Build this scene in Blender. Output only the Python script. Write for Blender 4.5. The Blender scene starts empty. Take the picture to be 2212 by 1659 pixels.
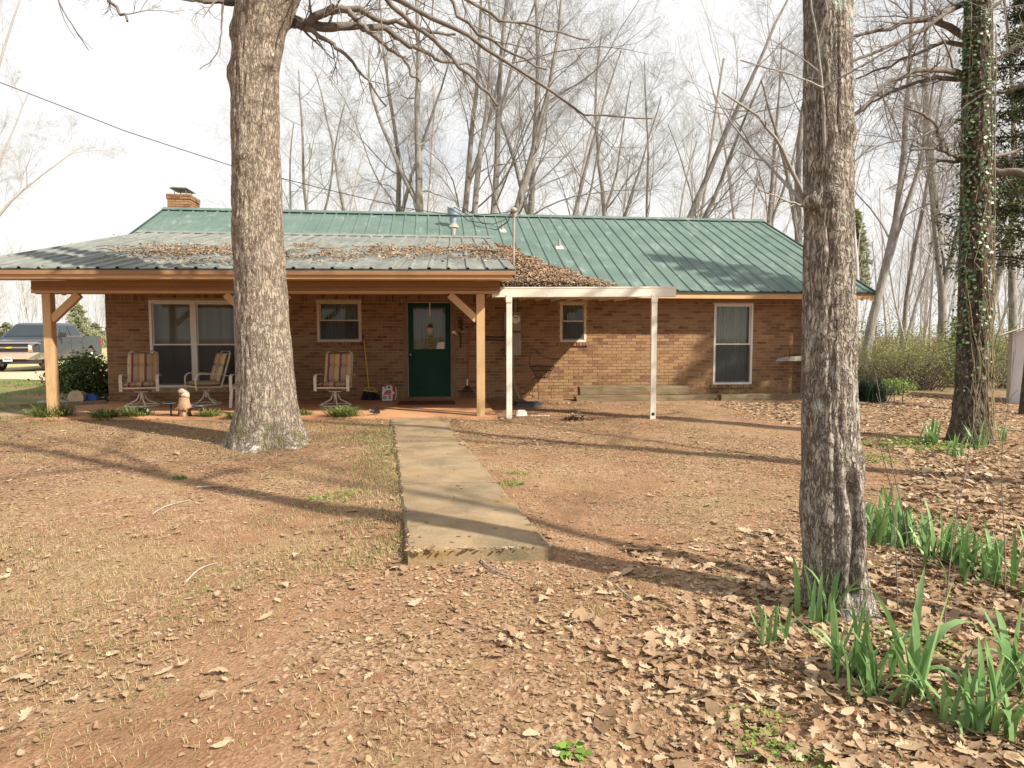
import bpy, bmesh, math, random
import numpy as np
from mathutils import Vector, Quaternion, Matrix
random.seed(7); RNG = np.random.default_rng(7)
SC = bpy.context.scene; COL = SC.collection
# ------------------------------------------------------------------ camera
F_PX, CX, CY = 1475.0, 1106.0, 829.5            # focal length and centre for a 2212 px wide picture
YAW, PITCH = math.radians(6.6), math.atan(104.5/1475)
CAM = np.array([0, 0, 1.32])
c_right = np.array([math.cos(YAW), -math.sin(YAW), 0])
c_fwd = np.array([math.sin(YAW)*math.cos(PITCH), math.cos(YAW)*math.cos(PITCH), -math.sin(PITCH)])
c_up = np.cross(c_right, c_fwd)
cd = bpy.data.cameras.new('camera'); cam = bpy.data.objects.new('camera', cd); COL.objects.link(cam)
cd.sensor_width = 36; cd.lens = 36*F_PX/2212; cd.clip_start = .05; cd.clip_end = 2000
cam.matrix_world = Matrix([[c_right[0], c_up[0], -c_fwd[0], CAM[0]], [c_right[1], c_up[1], -c_fwd[1], CAM[1]],
                           [c_right[2], c_up[2], -c_fwd[2], CAM[2]], [0, 0, 0, 1]])
SC.camera = cam
def ray(x, y): return c_right*((x-CX)/F_PX)-c_up*((y-CY)/F_PX)+c_fwd
def at_y(x, y, Y): d = ray(x, y); return CAM+d*(Y/d[1])
def at_z(x, y, Z): d = ray(x, y); return CAM+d*((Z-CAM[2])/d[2])
def at_d(x, y, D): return CAM+ray(x, y)*D
# ------------------------------------------------------------------ sky and sun
SUN_EL = math.radians(39); SUN_TO = np.array([-.775, .632])
W = bpy.data.worlds.new('World'); SC.world = W; W.use_nodes = True
nt = W.node_tree; nt.nodes.clear()
sky = nt.nodes.new('ShaderNodeTexSky'); sky.sky_type = 'NISHITA'; sky.sun_disc = False
sky.sun_elevation = SUN_EL; sky.sun_rotation = math.atan2(.775, -.632)
b1 = nt.nodes.new('ShaderNodeBackground'); b1.inputs[1].default_value = .07
b2 = nt.nodes.new('ShaderNodeBackground'); b2.inputs[0].default_value = (1, .995, .985, 1); b2.inputs[1].default_value = .56
tcw = nt.nodes.new('ShaderNodeTexCoord'); nz = nt.nodes.new('ShaderNodeTexNoise')
nz.inputs['Scale'].default_value = 2.6; nz.inputs['Detail'].default_value = 6; nz.inputs['Roughness'].default_value = .6
rp = nt.nodes.new('ShaderNodeValToRGB'); rp.color_ramp.elements[0].position = .27; rp.color_ramp.elements[0].color = (.35,)*3+(1,)
rp.color_ramp.elements[1].position = .44; rp.color_ramp.elements[1].color = (1, 1, 1, 1)
mxw = nt.nodes.new('ShaderNodeMixShader'); ow = nt.nodes.new('ShaderNodeOutputWorld')
L = nt.links.new
L(tcw.outputs['Generated'], nz.inputs['Vector']); L(nz.outputs[0], rp.inputs[0]); L(rp.outputs[0], mxw.inputs[0])
L(sky.outputs[0], b1.inputs[0]); L(b1.outputs[0], mxw.inputs[1]); L(b2.outputs[0], mxw.inputs[2]); L(mxw.outputs[0], ow.inputs[0])
sd = bpy.data.lights.new('sun', 'SUN'); sd.energy = 5.0; sd.angle = math.radians(1.0); sd.color = (1, .915, .775)
so = bpy.data.objects.new('sun', sd); COL.objects.link(so); so.location = (6, -6, 20)
so.rotation_euler = Vector((SUN_TO[0]*math.cos(SUN_EL), SUN_TO[1]*math.cos(SUN_EL), -math.sin(SUN_EL))).to_track_quat('-Z', 'Y').to_euler()
SC.view_settings.view_transform = 'Standard'; SC.view_settings.look = 'None'; SC.view_settings.exposure = 0.90; SC.view_settings.gamma = 1
SC.view_settings.use_curve_mapping = False
SC.cycles.max_bounces = 8; SC.cycles.transparent_max_bounces = 16; SC.cycles.use_denoising = True
SC.cycles.caustics_reflective = False; SC.cycles.caustics_refractive = False
# ------------------------------------------------------------------ materials
def mat(name, stops, scale=4.0, rough=.8, bump=0.0, bscale=None, metal=0.0, stretch=(1, 1, 1), detail=5, rnd=0.0, spec=.3, translucent=0.0):
    """noise driven colour ramp over object coordinates; rnd > 0 mixes in a random value for each loose piece / object"""
    m = bpy.data.materials.new(name); m.use_nodes = True; n = m.node_tree.nodes; l = m.node_tree.links.new
    p = n['Principled BSDF']; p.inputs['Roughness'].default_value = rough; p.inputs['Metallic'].default_value = metal
    p.inputs['Specular IOR Level'].default_value = spec
    tc = n.new('ShaderNodeTexCoord'); mp = n.new('ShaderNodeMapping'); mp.inputs['Scale'].default_value = stretch
    l(tc.outputs['Object'], mp.inputs['Vector'])
    no = n.new('ShaderNodeTexNoise'); no.inputs['Scale'].default_value = scale; no.inputs['Detail'].default_value = detail
    no.inputs['Roughness'].default_value = .65
    l(mp.outputs[0], no.inputs['Vector'])
    fac = no.outputs[0]
    if rnd > 0:
        g = n.new('ShaderNodeNewGeometry'); oi = n.new('ShaderNodeObjectInfo')
        a = n.new('ShaderNodeMath'); a.operation = 'ADD'; l(g.outputs['Random Per Island'], a.inputs[0]); l(oi.outputs['Random'], a.inputs[1])
        fr = n.new('ShaderNodeMath'); fr.operation = 'FRACT'; l(a.outputs[0], fr.inputs[0])
        mx = n.new('ShaderNodeMix'); mx.inputs[0].default_value = rnd; l(no.outputs[0], mx.inputs[2]); l(fr.outputs[0], mx.inputs[3]); fac = mx.outputs[0]
    cr = n.new('ShaderNodeValToRGB'); e = cr.color_ramp.elements
    while len(e) < len(stops): e.new(.5)
    for q, (pos, c) in zip(e, stops): q.position = pos; q.color = (c[0], c[1], c[2], 1)
    l(fac, cr.inputs[0]); l(cr.outputs[0], p.inputs['Base Color'])
    if bump:
        b = n.new('ShaderNodeBump'); b.inputs['Strength'].default_value = bump; b.inputs['Distance'].default_value = .02
        n2 = n.new('ShaderNodeTexNoise'); n2.inputs['Scale'].default_value = bscale or scale*3; n2.inputs['Detail'].default_value = 6
        l(mp.outputs[0], n2.inputs['Vector']); l(n2.outputs[0], b.inputs['Height']); l(b.outputs[0], p.inputs['Normal'])
    if translucent:
        t = n.new('ShaderNodeBsdfTranslucent'); l(cr.outputs[0], t.inputs[0]); ms = n.new('ShaderNodeMixShader'); ms.inputs[0].default_value = translucent
        l(p.outputs[0], ms.inputs[1]); l(t.outputs[0], ms.inputs[2]); l(ms.outputs[0], n['Material Output'].inputs[0])
    m['ramp'] = cr.name
    return m
def flat(c, k=.82): return [(.3, tuple(v*k for v in c)), (.7, c)]
def mix_patch(m, color, scale, lo, hi, stretch=(1, 1, 1), zfade=None):
    """overlay a patchy second colour (lichen, moss, stain) with its own noise mask; zfade=(z0,z1) fades it out with height"""
    n = m.node_tree.nodes; l = m.node_tree.links.new; p = n['Principled BSDF']
    src = p.inputs['Base Color'].links[0].from_socket
    tc = n.new('ShaderNodeTexCoord'); mp = n.new('ShaderNodeMapping'); mp.inputs['Scale'].default_value = stretch; l(tc.outputs['Object'], mp.inputs[0])
    no = n.new('ShaderNodeTexNoise'); no.inputs['Scale'].default_value = scale; no.inputs['Detail'].default_value = 7; no.inputs['Roughness'].default_value = .62
    l(mp.outputs[0], no.inputs['Vector'])
    mr = n.new('ShaderNodeMapRange'); mr.inputs[1].default_value = lo; mr.inputs[2].default_value = hi; l(no.outputs[0], mr.inputs[0])
    fac = mr.outputs[0]
    if zfade:
        sx = n.new('ShaderNodeSeparateXYZ'); l(tc.outputs['Object'], sx.inputs[0])
        zr = n.new('ShaderNodeMapRange'); zr.inputs[1].default_value = zfade[0]; zr.inputs[2].default_value = zfade[1]; zr.inputs[3].default_value = 1; zr.inputs[4].default_value = 0
        l(sx.outputs[2], zr.inputs[0]); mm = n.new('ShaderNodeMath'); mm.operation = 'MULTIPLY'; l(fac, mm.inputs[0]); l(zr.outputs[0], mm.inputs[1]); fac = mm.outputs[0]
    mx = n.new('ShaderNodeMix'); mx.data_type = 'RGBA'; l(fac, mx.inputs[0]); l(src, mx.inputs[6]); mx.inputs[7].default_value = (*color, 1)
    l(mx.outputs[2], p.inputs['Base Color'])
    return m
M = {}
M['brick'] = mat('brick', [(.10, (.08, .046, .032)), (.24, (.182, .095, .052)), (.46, (.25, .142, .074)), (.7, (.30, .18, .095)), (.94, (.24, .124, .066))], 9, .9, .35, 40, rnd=.62)
M['mortar'] = mat('mortar', [(.3, (.33, .25, .165)), (.7, (.43, .34, .235))], 6, .95, .3, 60)
mix_patch(M['mortar'], (.27, .205, .09), 2.2, .45, .62, zfade=(.25, .75))
mix_patch(M['brick'], (.25, .165, .075), 2.2, .47, .68, zfade=(.2, .7))
M['green_metal'] = mat('green_metal', [(.3, (.072, .115, .098)), (.55, (.094, .142, .123)), (.75, (.13, .178, .157))], 1.6, .55, .02, 3, spec=.3)
mix_patch(M['green_metal'], (.22, .27, .25), 3.2, .56, .78, stretch=(1.5, .5, .5))
M['grey_metal'] = mat('grey_metal', [(.3, (.12, .13, .12)), (.5, (.17, .18, .165)), (.72, (.225, .235, .215))], 1.8, .7, .05, 5, spec=.25, stretch=(2.5, .7, 1))
mix_patch(M['grey_metal'], (.11, .125, .115), 4.5, .55, .75, stretch=(1, .6, 1))
M['dark_green'] = mat('dark_green', flat((.035, .06, .055)), 5, .5)
M['tan_paint'] = mat('tan_paint', [(.3, (.44, .27, .14)), (.7, (.52, .33, .175))], 3, .65, .1, 40)
M['post_paint'] = mat('post_paint', [(.3, (.47, .305, .16)), (.7, (.54, .36, .195))], 3, .65, .12, 30, stretch=(6, 6, 1))
mix_patch(M['post_paint'], (.27, .20, .06), 5, .47, .66, stretch=(3, 3, .8), zfade=(.15, .85))
M['brown_board'] = mat('brown_board', [(.3, (.24, .13, .065)), (.7, (.31, .175, .09))], 3, .7, .15, 30, stretch=(.4, 1, 3))
M['white_metal'] = mat('white_metal', [(.3, (.66, .62, .52)), (.7, (.76, .73, .64))], 2.5, .4, .02, 6, spec=.5)
M['white_vinyl'] = mat('white_vinyl', flat((.74, .72, .68), .93), 4, .5)
M['old_frame'] = mat('old_frame', [(.3, (.50, .42, .31)), (.7, (.64, .58, .47))], 6, .6, .05, 20)
M['door_green'] = mat('door_green', [(.3, (.004, .036, .021)), (.7, (.007, .056, .033))], 2, .6, .05, 20, spec=.2)
M['door_trim'] = mat('door_trim', [(.3, (.16, .11, .07)), (.7, (.25, .18, .12))], 5, .8, .2, 30, stretch=(4, 4, .6))
M['steel'] = mat('steel', flat((.45, .46, .47)), 6, .35, metal=.9)
M['galv'] = mat('galv', [(.3, (.20, .25, .30)), (.7, (.30, .35, .40))], 8, .5, metal=.4)
M['rust'] = mat('rust', [(.42, (.30, .33, .31)), (.66, (.33, .19, .10))], 5, .8, .1)
M['black'] = mat('black', flat((.025, .024, .024)), 6, .6)
M['dark_plastic'] = mat('dark_plastic', flat((.04, .04, .042)), 6, .45)
M['chair_frame'] = mat('chair_frame', [(.3, (.56, .50, .40)), (.7, (.68, .63, .54))], 9, .45)
M['concrete'] = mat('concrete', [(.28, (.185, .13, .08)), (.5, (.255, .185, .112)), (.72, (.31, .235, .15))], 2.2, .92, .35, 45)
mix_patch(M['concrete'], (.24, .155, .045), 5, .56, .72, stretch=(.5, 1, 1)); mix_patch(M['concrete'], (.12, .105, .065), 1.3, .5, .72)
M['porch_concrete'] = mat('porch_concrete', [(.3, (.40, .20, .10)), (.7, (.50, .28, .15))], 1.4, .85, .15, 40)
M['timber'] = mat('timber', [(.3, (.12, .085, .05)), (.55, (.19, .145, .09)), (.75, (.25, .205, .14))], 3, .9, .6, 12, stretch=(.5, 5, 8))
mix_patch(M['timber'], (.11, .105, .04), 2.5, .52, .7)
M['old_wood'] = mat('old_wood', [(.3, (.24, .22, .19)), (.7, (.40, .38, .33))], 4, .9, .6, 14, stretch=(3, 3, .5))
M['blind'] = mat('blind', flat((.58, .56, .51)), 2, .8)
M['curtain'] = mat('curtain', [(.3, (.33, .32, .30)), (.7, (.46, .45, .43))], 3, .9, stretch=(8, 8, .4))
M['room'] = mat('room', flat((.10, .09, .08)), 2, .9)
def bark_mat(name, stops, plate, stretch, crack, width=.10, bump=1.0):
    """long vertical ridges split by short fissures: ridged stretched noise crossed with warped, stretched Voronoi cells"""
    m = mat(name, stops, plate*.4, .95, 0, stretch=(1, 1, .35), detail=9); n = m.node_tree.nodes; l = m.node_tree.links.new; p = n['Principled BSDF']
    tc = n.new('ShaderNodeTexCoord'); w = n.new('ShaderNodeTexNoise'); w.inputs['Scale'].default_value = plate*.22; w.inputs['Detail'].default_value = 5; l(tc.outputs['Object'], w.inputs['Vector'])
    mv = n.new('ShaderNodeVectorMath'); mv.operation = 'MULTIPLY_ADD'; l(w.outputs['Color'], mv.inputs[0]); mv.inputs[1].default_value = (3.2/plate, 3.2/plate, 7/plate); l(tc.outputs['Object'], mv.inputs[2])
    mp = n.new('ShaderNodeMapping'); mp.inputs['Scale'].default_value = stretch; l(mv.outputs[0], mp.inputs[0])
    v = n.new('ShaderNodeTexVoronoi'); v.feature = 'DISTANCE_TO_EDGE'; v.inputs['Scale'].default_value = plate; l(mp.outputs[0], v.inputs['Vector'])
    mr = n.new('ShaderNodeMapRange'); mr.inputs[1].default_value = 0; mr.inputs[2].default_value = width; l(v.outputs['Distance'], mr.inputs[0])
    rn_ = n.new('ShaderNodeTexNoise'); rn_.inputs['Scale'].default_value = plate*.62; rn_.inputs['Detail'].default_value = 3; l(mp.outputs[0], rn_.inputs['Vector'])
    a1 = n.new('ShaderNodeMath'); a1.operation = 'SUBTRACT'; a1.inputs[1].default_value = .5; l(rn_.outputs[0], a1.inputs[0])
    a2 = n.new('ShaderNodeMath'); a2.operation = 'ABSOLUTE'; l(a1.outputs[0], a2.inputs[0])
    a3 = n.new('ShaderNodeMapRange'); a3.inputs[1].default_value = .0; a3.inputs[2].default_value = .055; l(a2.outputs[0], a3.inputs[0])
    # fissures fade in and out along the stem
    pn = n.new('ShaderNodeTexNoise'); pn.inputs['Scale'].default_value = plate*.3; pn.inputs['Detail'].default_value = 3; l(tc.outputs['Object'], pn.inputs['Vector'])
    pm = n.new('ShaderNodeMapRange'); pm.inputs[1].default_value = .40; pm.inputs[2].default_value = .62; l(pn.outputs[0], pm.inputs[0])
    vm = n.new('ShaderNodeMath'); vm.operation = 'MAXIMUM'; l(mr.outputs[0], vm.inputs[0]); l(pm.outputs[0], vm.inputs[1])
    mn = n.new('ShaderNodeMath'); mn.operation = 'MINIMUM'; l(vm.outputs[0], mn.inputs[0]); l(a3.outputs[0], mn.inputs[1])
    src = p.inputs['Base Color'].links[0].from_socket
    mx = n.new('ShaderNodeMix'); mx.data_type = 'RGBA'; l(mn.outputs[0], mx.inputs[0]); mx.inputs[6].default_value = (*crack, 1); l(src, mx.inputs[7]); l(mx.outputs[2], p.inputs['Base Color'])
    n2 = n.new('ShaderNodeTexNoise'); n2.inputs['Scale'].default_value = plate*2.0; n2.inputs['Detail'].default_value = 6; l(mp.outputs[0], n2.inputs['Vector'])
    ad = n.new('ShaderNodeMath'); ad.operation = 'MULTIPLY_ADD'; ad.inputs[1].default_value = .6; l(n2.outputs[0], ad.inputs[0]); l(mn.outputs[0], ad.inputs[2])
    b = n.new('ShaderNodeBump'); b.inputs['Strength'].default_value = bump; b.inputs['Distance'].default_value = .012; l(ad.outputs[0], b.inputs['Height']); l(b.outputs[0], p.inputs['Normal'])
    return m
M['bark_oak'] = bark_mat('bark_oak', [(.30, (.25, .20, .155)), (.5, (.335, .28, .22)), (.72, (.42, .365, .295))], 46, (1, 1, .17), (.13, .10, .078), .16)
mix_patch(M['bark_oak'], (.60, .60, .53), 15, .58, .61, zfade=(.12, .42)); mix_patch(M['bark_oak'], (.15, .15, .03), 5, .53, .60, zfade=(.12, .5)); mix_patch(M['bark_oak'], (.20, .165, .13), 2.2, .55, .8)
M['bark_grey'] = bark_mat('bark_grey', [(.30, (.23, .20, .165)), (.5, (.33, .295, .255)), (.72, (.45, .415, .365))], 62, (1, 1, .15), (.10, .08, .064), .22)
mix_patch(M['bark_grey'], (.38, .42, .36), 5, .60, .66, stretch=(1.4, 1.4, 1))
M['bark_dark'] = bark_mat('bark_dark', [(.3, (.07, .052, .04)), (.55, (.15, .12, .09)), (.75, (.25, .21, .16))], 40, (1, 1, .16), (.035, .028, .02), .2)
M['twig'] = mat('twig', [(.3, (.20, .19, .176)), (.7, (.31, .295, .278))], 6, .9, .4, 30)
M['twig_dark'] = mat('twig_dark', [(.3, (.095, .08, .07)), (.7, (.21, .182, .155))], 6, .9, .5, 30)
M['bark_pale'] = mat('bark_pale', [(.3, (.115, .105, .092)), (.5, (.225, .21, .19)), (.72, (.36, .345, .32))], 2.5, .95, .6, 10, stretch=(3, 3, 1))
M['far_bark'] = mat('far_bark', [(.3, (.36, .345, .335)), (.7, (.46, .445, .435))], 1.5, .95)  # bark lightened for distance: haze is put into the colour
M['leaf_litter'] = mat('leaf_litter', [(.0, (.15, .09, .05)), (.25, (.26, .165, .098)), (.6, (.35, .245, .152)), (.9, (.46, .355, .24)), (1, (.33, .175, .085))], 14, .75, .15, 60, rnd=.85, spec=.35, translucent=.12)
M['litter_bits'] = mat('litter_bits', [(.0, (.14, .082, .046)), (.3, (.225, .138, .08)), (.7, (.30, .20, .122)), (1, (.40, .295, .19))], 14, .85, rnd=.85)
M['roof_leaf'] = mat('roof_leaf', [(.0, (.085, .054, .034)), (.25, (.175, .112, .07)), (.6, (.265, .178, .115)), (.95, (.39, .29, .20))], 14, .8, rnd=.85)
M['straw'] = mat('straw', [(.0, (.25, .18, .085)), (.5, (.36, .275, .145)), (1, (.47, .385, .23))], 9, .8, rnd=.9, translucent=.2)
M['grass'] = mat('grass', [(.0, (.07, .12, .025)), (.5, (.13, .20, .045)), (1, (.25, .29, .09))], 9, .7, rnd=.9, translucent=.3)
M['iris'] = mat('iris', [(.25, (.10, .20, .06)), (.5, (.165, .30, .10)), (.75, (.27, .40, .175)), (.95, (.42, .40, .20))], 5, .45, .05, 40, rnd=.35, spec=.45, translucent=.25)
M['liriope'] = mat('liriope', [(.0, (.08, .12, .03)), (.5, (.16, .22, .06)), (1, (.30, .34, .13))], 6, .6, rnd=.85, translucent=.2)
M['dark_blade'] = mat('dark_blade', [(.0, (.02, .045, .03)), (1, (.06, .10, .06))], 6, .5, rnd=.85)
M['shrub_leaf'] = mat('shrub_leaf', [(.0, (.035, .07, .02)), (.55, (.075, .125, .035)), (1, (.20, .24, .06))], 5, .5, rnd=.8, translucent=.2)
M['thicket'] = mat('thicket', [(.0, (.13, .15, .045)), (.5, (.21, .225, .075)), (1, (.31, .31, .125))], 5, .7, rnd=.85, translucent=.3)
M['bright_leaf'] = mat('bright_leaf', [(.0, (.12, .22, .04)), (1, (.25, .36, .09))], 5, .6, rnd=.85, translucent=.3)
M['cedar'] = mat('cedar', [(.0, (.035, .05, .02)), (.6, (.07, .085, .035)), (1, (.14, .14, .06))], 4, .8, rnd=.85, translucent=.1)
M['far_green'] = mat('far_green', [(.0, (.24, .26, .15)), (1, (.38, .39, .25))], 1, .9, rnd=.85, translucent=.35)  # paled foliage colour stands in for haze over the far evergreens
M['ivy'] = mat('ivy', [(.0, (.035, .08, .03)), (.7, (.075, .15, .05)), (1, (.20, .28, .14))], 5, .45, rnd=.9, spec=.5)
M['vine'] = mat('vine', [(.3, (.15, .12, .075)), (.7, (.27, .225, .14))], 8, .9)
M['clover'] = mat('clover', [(.0, (.10, .20, .03)), (1, (.22, .33, .07))], 5, .6, rnd=.9, translucent=.2)
M['truck_paint'] = mat('truck_paint', flat((.05, .06, .075), .9), 2, .25, spec=.3)
mix_patch(M['truck_paint'], (.22, .17, .12), 1.2, .42, .72, zfade=(.35, .95))
M['chrome'] = mat('chrome', flat((.75, .77, .80), .95), 2, .12, metal=1)
M['truck_glass'] = mat('truck_glass', flat((.02, .03, .038)), 2, .08, spec=.35)
M['tyre'] = mat('tyre', [(.3, (.05, .045, .04)), (.7, (.17, .13, .10))], 3, .9)
M['headlight'] = mat('headlight', flat((.55, .58, .60)), 4, .1, spec=.8)
M['amber'] = mat('amber', flat((.55, .20, .06)), 4, .3)
M['red_plastic'] = mat('red_plastic', flat((.45, .03, .035)), 4, .35)
M['white_plastic'] = mat('white_plastic', flat((.72, .71, .68), .94), 4, .4)
M['yellow'] = mat('yellow', flat((.60, .43, .03), .9), 4, .4)
M['blue_plastic'] = mat('blue_plastic', flat((.03, .09, .38)), 3, .35)
M['mat_brown'] = mat('mat_brown', flat((.13, .05, .03)), 30, .95, .5, 120)
M['statue'] = mat('statue', [(.3, (.25, .15, .09)), (.7, (.42, .28, .18))], 7, .9, .3, 30)
M['cream'] = mat('cream', [(.3, (.40, .30, .20)), (.7, (.58, .49, .37))], 7, .8, .1, 30)
M['sign_green'] = mat('sign_green', flat((.12, .15, .02)), 5, .6)
M['sign_gold'] = mat('sign_gold', flat((.42, .40, .10)), 5, .6)
M['shed_wall'] = mat('shed_wall', [(.3, (.52, .53, .55)), (.7, (.66, .67, .69))], 1.5, .6, .03, 6)
M['shed_roof'] = mat('shed_roof', [(.3, (.55, .47, .36)), (.7, (.70, .62, .50))], 2, .5)
M['drive_dirt'] = mat('drive_dirt', [(.3, (.46, .31, .21)), (.7, (.58, .42, .30))], .6, .95, .2, 20)
M['meter_grey'] = mat('meter_grey', [(.3, (.25, .22, .18)), (.7, (.33, .30, .25))], 5, .6)
M['grey_pipe'] = mat('grey_pipe', flat((.30, .26, .22)), 6, .6)
M['wire'] = mat('wire', flat((.03, .03, .032)), 5, .7)
M['rusty_wire'] = mat('rusty_wire', flat((.06, .035, .025)), 20, .9)
M['box_blue'] = mat('box_blue', flat((.05, .075, .10)), 6, .6)
M['black_glass'] = mat('black_glass', flat((.02, .02, .025)), 5, .1, spec=.7)
def glass_mat():
    m = bpy.data.materials.new('window_glass'); m.use_nodes = True; n = m.node_tree.nodes; l = m.node_tree.links.new
    n.remove(n['Principled BSDF']); t = n.new('ShaderNodeBsdfTransparent'); t.inputs[0].default_value = (.84, .87, .85, 1)
    g = n.new('ShaderNodeBsdfGlossy'); g.inputs['Roughness'].default_value = .015; g.inputs[0].default_value = (.9, .95, 1, 1)
    fr = n.new('ShaderNodeFresnel'); fr.inputs[0].default_value = 1.5
    ad = n.new('ShaderNodeMath'); ad.operation = 'MULTIPLY'; ad.inputs[1].default_value = .45; l(fr.outputs[0], ad.inputs[0])
    mx = n.new('ShaderNodeMixShader'); l(ad.outputs[0], mx.inputs[0]); l(t.outputs[0], mx.inputs[1]); l(g.outputs[0], mx.inputs[2]); l(mx.outputs[0], n['Material Output'].inputs[0])
    return m
M['glass'] = glass_mat()
def screen_mat():
    m = bpy.data.materials.new('insect_screen'); m.use_nodes = True; n = m.node_tree.nodes; l = m.node_tree.links.new
    p = n['Principled BSDF']; p.inputs['Base Color'].default_value = (.06, .06, .065, 1); p.inputs['Roughness'].default_value = .8
    t = n.new('ShaderNodeBsdfTransparent'); mx = n.new('ShaderNodeMixShader'); mx.inputs[0].default_value = .6
    l(t.outputs[0], mx.inputs[1]); l(p.outputs[0], mx.inputs[2]); l(mx.outputs[0], n['Material Output'].inputs[0])
    return m
M['screen'] = screen_mat()
def stripe_mat():
    m = bpy.data.materials.new('striped_fabric'); m.use_nodes = True; n = m.node_tree.nodes; l = m.node_tree.links.new
    p = n['Principled BSDF']; p.inputs['Roughness'].default_value = .9
    tc = n.new('ShaderNodeTexCoord'); sx = n.new('ShaderNodeSeparateXYZ'); l(tc.outputs['Object'], sx.inputs[0])
    mr = n.new('ShaderNodeMapRange'); mr.inputs[1].default_value = -.26; mr.inputs[2].default_value = .26; l(sx.outputs[0], mr.inputs[0])
    cr = n.new('ShaderNodeValToRGB'); cr.color_ramp.interpolation = 'CONSTANT'; e = cr.color_ramp.elements
    cream, sage, red, org = (.52, .42, .24), (.36, .33, .21), (.28, .025, .05), (.52, .20, .07)
    st = [(0, cream), (.13, red), (.21, sage), (.34, org), (.41, cream), (.56, red), (.64, sage), (.79, org), (.86, cream)]
    while len(e) < len(st): e.new(.5)
    for q, (a, c) in zip(e, st): q.position = a; q.color = (*c, 1)
    l(mr.outputs[0], cr.inputs[0])
    no = n.new('ShaderNodeTexNoise'); no.inputs['Scale'].default_value = 8; no.inputs['Detail'].default_value = 5
    mx = n.new('ShaderNodeMix'); mx.data_type = 'RGBA'; mx.blend_type = 'MULTIPLY'; mx.inputs[0].default_value = .2
    l(cr.outputs[0], mx.inputs[6]); l(no.outputs[0], mx.inputs[7]); 
    br = n.new('ShaderNodeBrightContrast'); br.inputs[1].default_value = .02; l(mx.outputs[2], br.inputs[0]); l(br.outputs[0], p.inputs['Base Color'])
    b = n.new('ShaderNodeBump'); b.inputs['Strength'].default_value = .3; n2 = n.new('ShaderNodeTexNoise'); n2.inputs['Scale'].default_value = 14
    l(n2.outputs[0], b.inputs['Height']); l(b.outputs[0], p.inputs['Normal'])
    return m
M['stripe'] = stripe_mat()
# ------------------------------------------------------------------ mesh helpers
class MB:
    def __init__(s): s.v = []; s.f = []
    def add(s, V, Fc):
        o = len(s.v); s.v += [tuple(map(float, p)) for p in V]; s.f += [tuple(int(i)+o for i in q) for q in Fc]; return s
    def box(s, x0, x1, y0, y1, z0, z1):
        return s.add([(x0,y0,z0),(x1,y0,z0),(x1,y1,z0),(x0,y1,z0),(x0,y0,z1),(x1,y0,z1),(x1,y1,z1),(x0,y1,z1)],
                     [(3,2,1,0),(4,5,6,7),(0,1,5,4),(1,2,6,5),(2,3,7,6),(3,0,4,7)])
    def hexa(s, P): return s.add(P, [(3,2,1,0),(4,5,6,7),(0,1,5,4),(1,2,6,5),(2,3,7,6),(3,0,4,7)])
    def beam(s, a, b, w, h, up=(0, 0, 1)):
        a = Vector(a); b = Vector(b); t = (b-a).normalized(); u = Vector(up); r = t.cross(u).normalized(); u = r.cross(t).normalized()
        P = []
        for q in (a, b):
            P.append([q-r*w/2-u*h/2, q+r*w/2-u*h/2, q+r*w/2+u*h/2, q-r*w/2+u*h/2])
        return s.add(P[0]+P[1], [(0,1,2,3),(7,6,5,4),(0,4,5,1),(1,5,6,2),(2,6,7,3),(3,7,4,0)])
    def tube(s, pts, rad, n=8, caps=True):
        V, Fc = tube_np([np.array(pts, float)], [np.broadcast_to(np.array(rad, float), (len(pts),))], n)
        s.add(V, Fc)
        if caps:
            o = len(s.v)-len(pts)*n; s.f.append(tuple(o+i for i in range(n-1, -1, -1))); o2 = len(s.v)-n; s.f.append(tuple(o2+i for i in range(n)))
        return s
    def lathe(s, prof, n=16, c=(0, 0, 0)):
        V = [(c[0]+r*math.cos(2*math.pi*i/n), c[1]+r*math.sin(2*math.pi*i/n), c[2]+z) for r, z in prof for i in range(n)]
        Fc = [(j*n+i, j*n+(i+1) % n, (j+1)*n+(i+1) % n, (j+1)*n+i) for j in range(len(prof)-1) for i in range(n)]
        Fc += [tuple(range(n-1, -1, -1)), tuple((len(prof)-1)*n+i for i in range(n))]
        return s.add(V, Fc)
    def prism(s, poly, x0, x1):           # polygon in (y, z), extruded along x
        n = len(poly); V = [(x0, y, z) for y, z in poly]+[(x1, y, z) for y, z in poly]
        return s.add(V, [tuple(range(n)), tuple(range(2*n-1, n-1, -1))]+[(i, i+n, (i+1) % n+n, (i+1) % n) for i in range(n)])
    def ball(s, c, r, n=10, m=7):
        rx, ry, rz = r if hasattr(r, '__len__') else (r, r, r)
        V = [(c[0]+rx*math.sin(math.pi*j/m)*math.cos(2*math.pi*i/n), c[1]+ry*math.sin(math.pi*j/m)*math.sin(2*math.pi*i/n), c[2]-rz*math.cos(math.pi*j/m)) for j in range(m+1) for i in range(n)]
        return s.add(V, [(j*n+i, j*n+(i+1) % n, (j+1)*n+(i+1) % n, (j+1)*n+i) for j in range(m) for i in range(n)])
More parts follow.
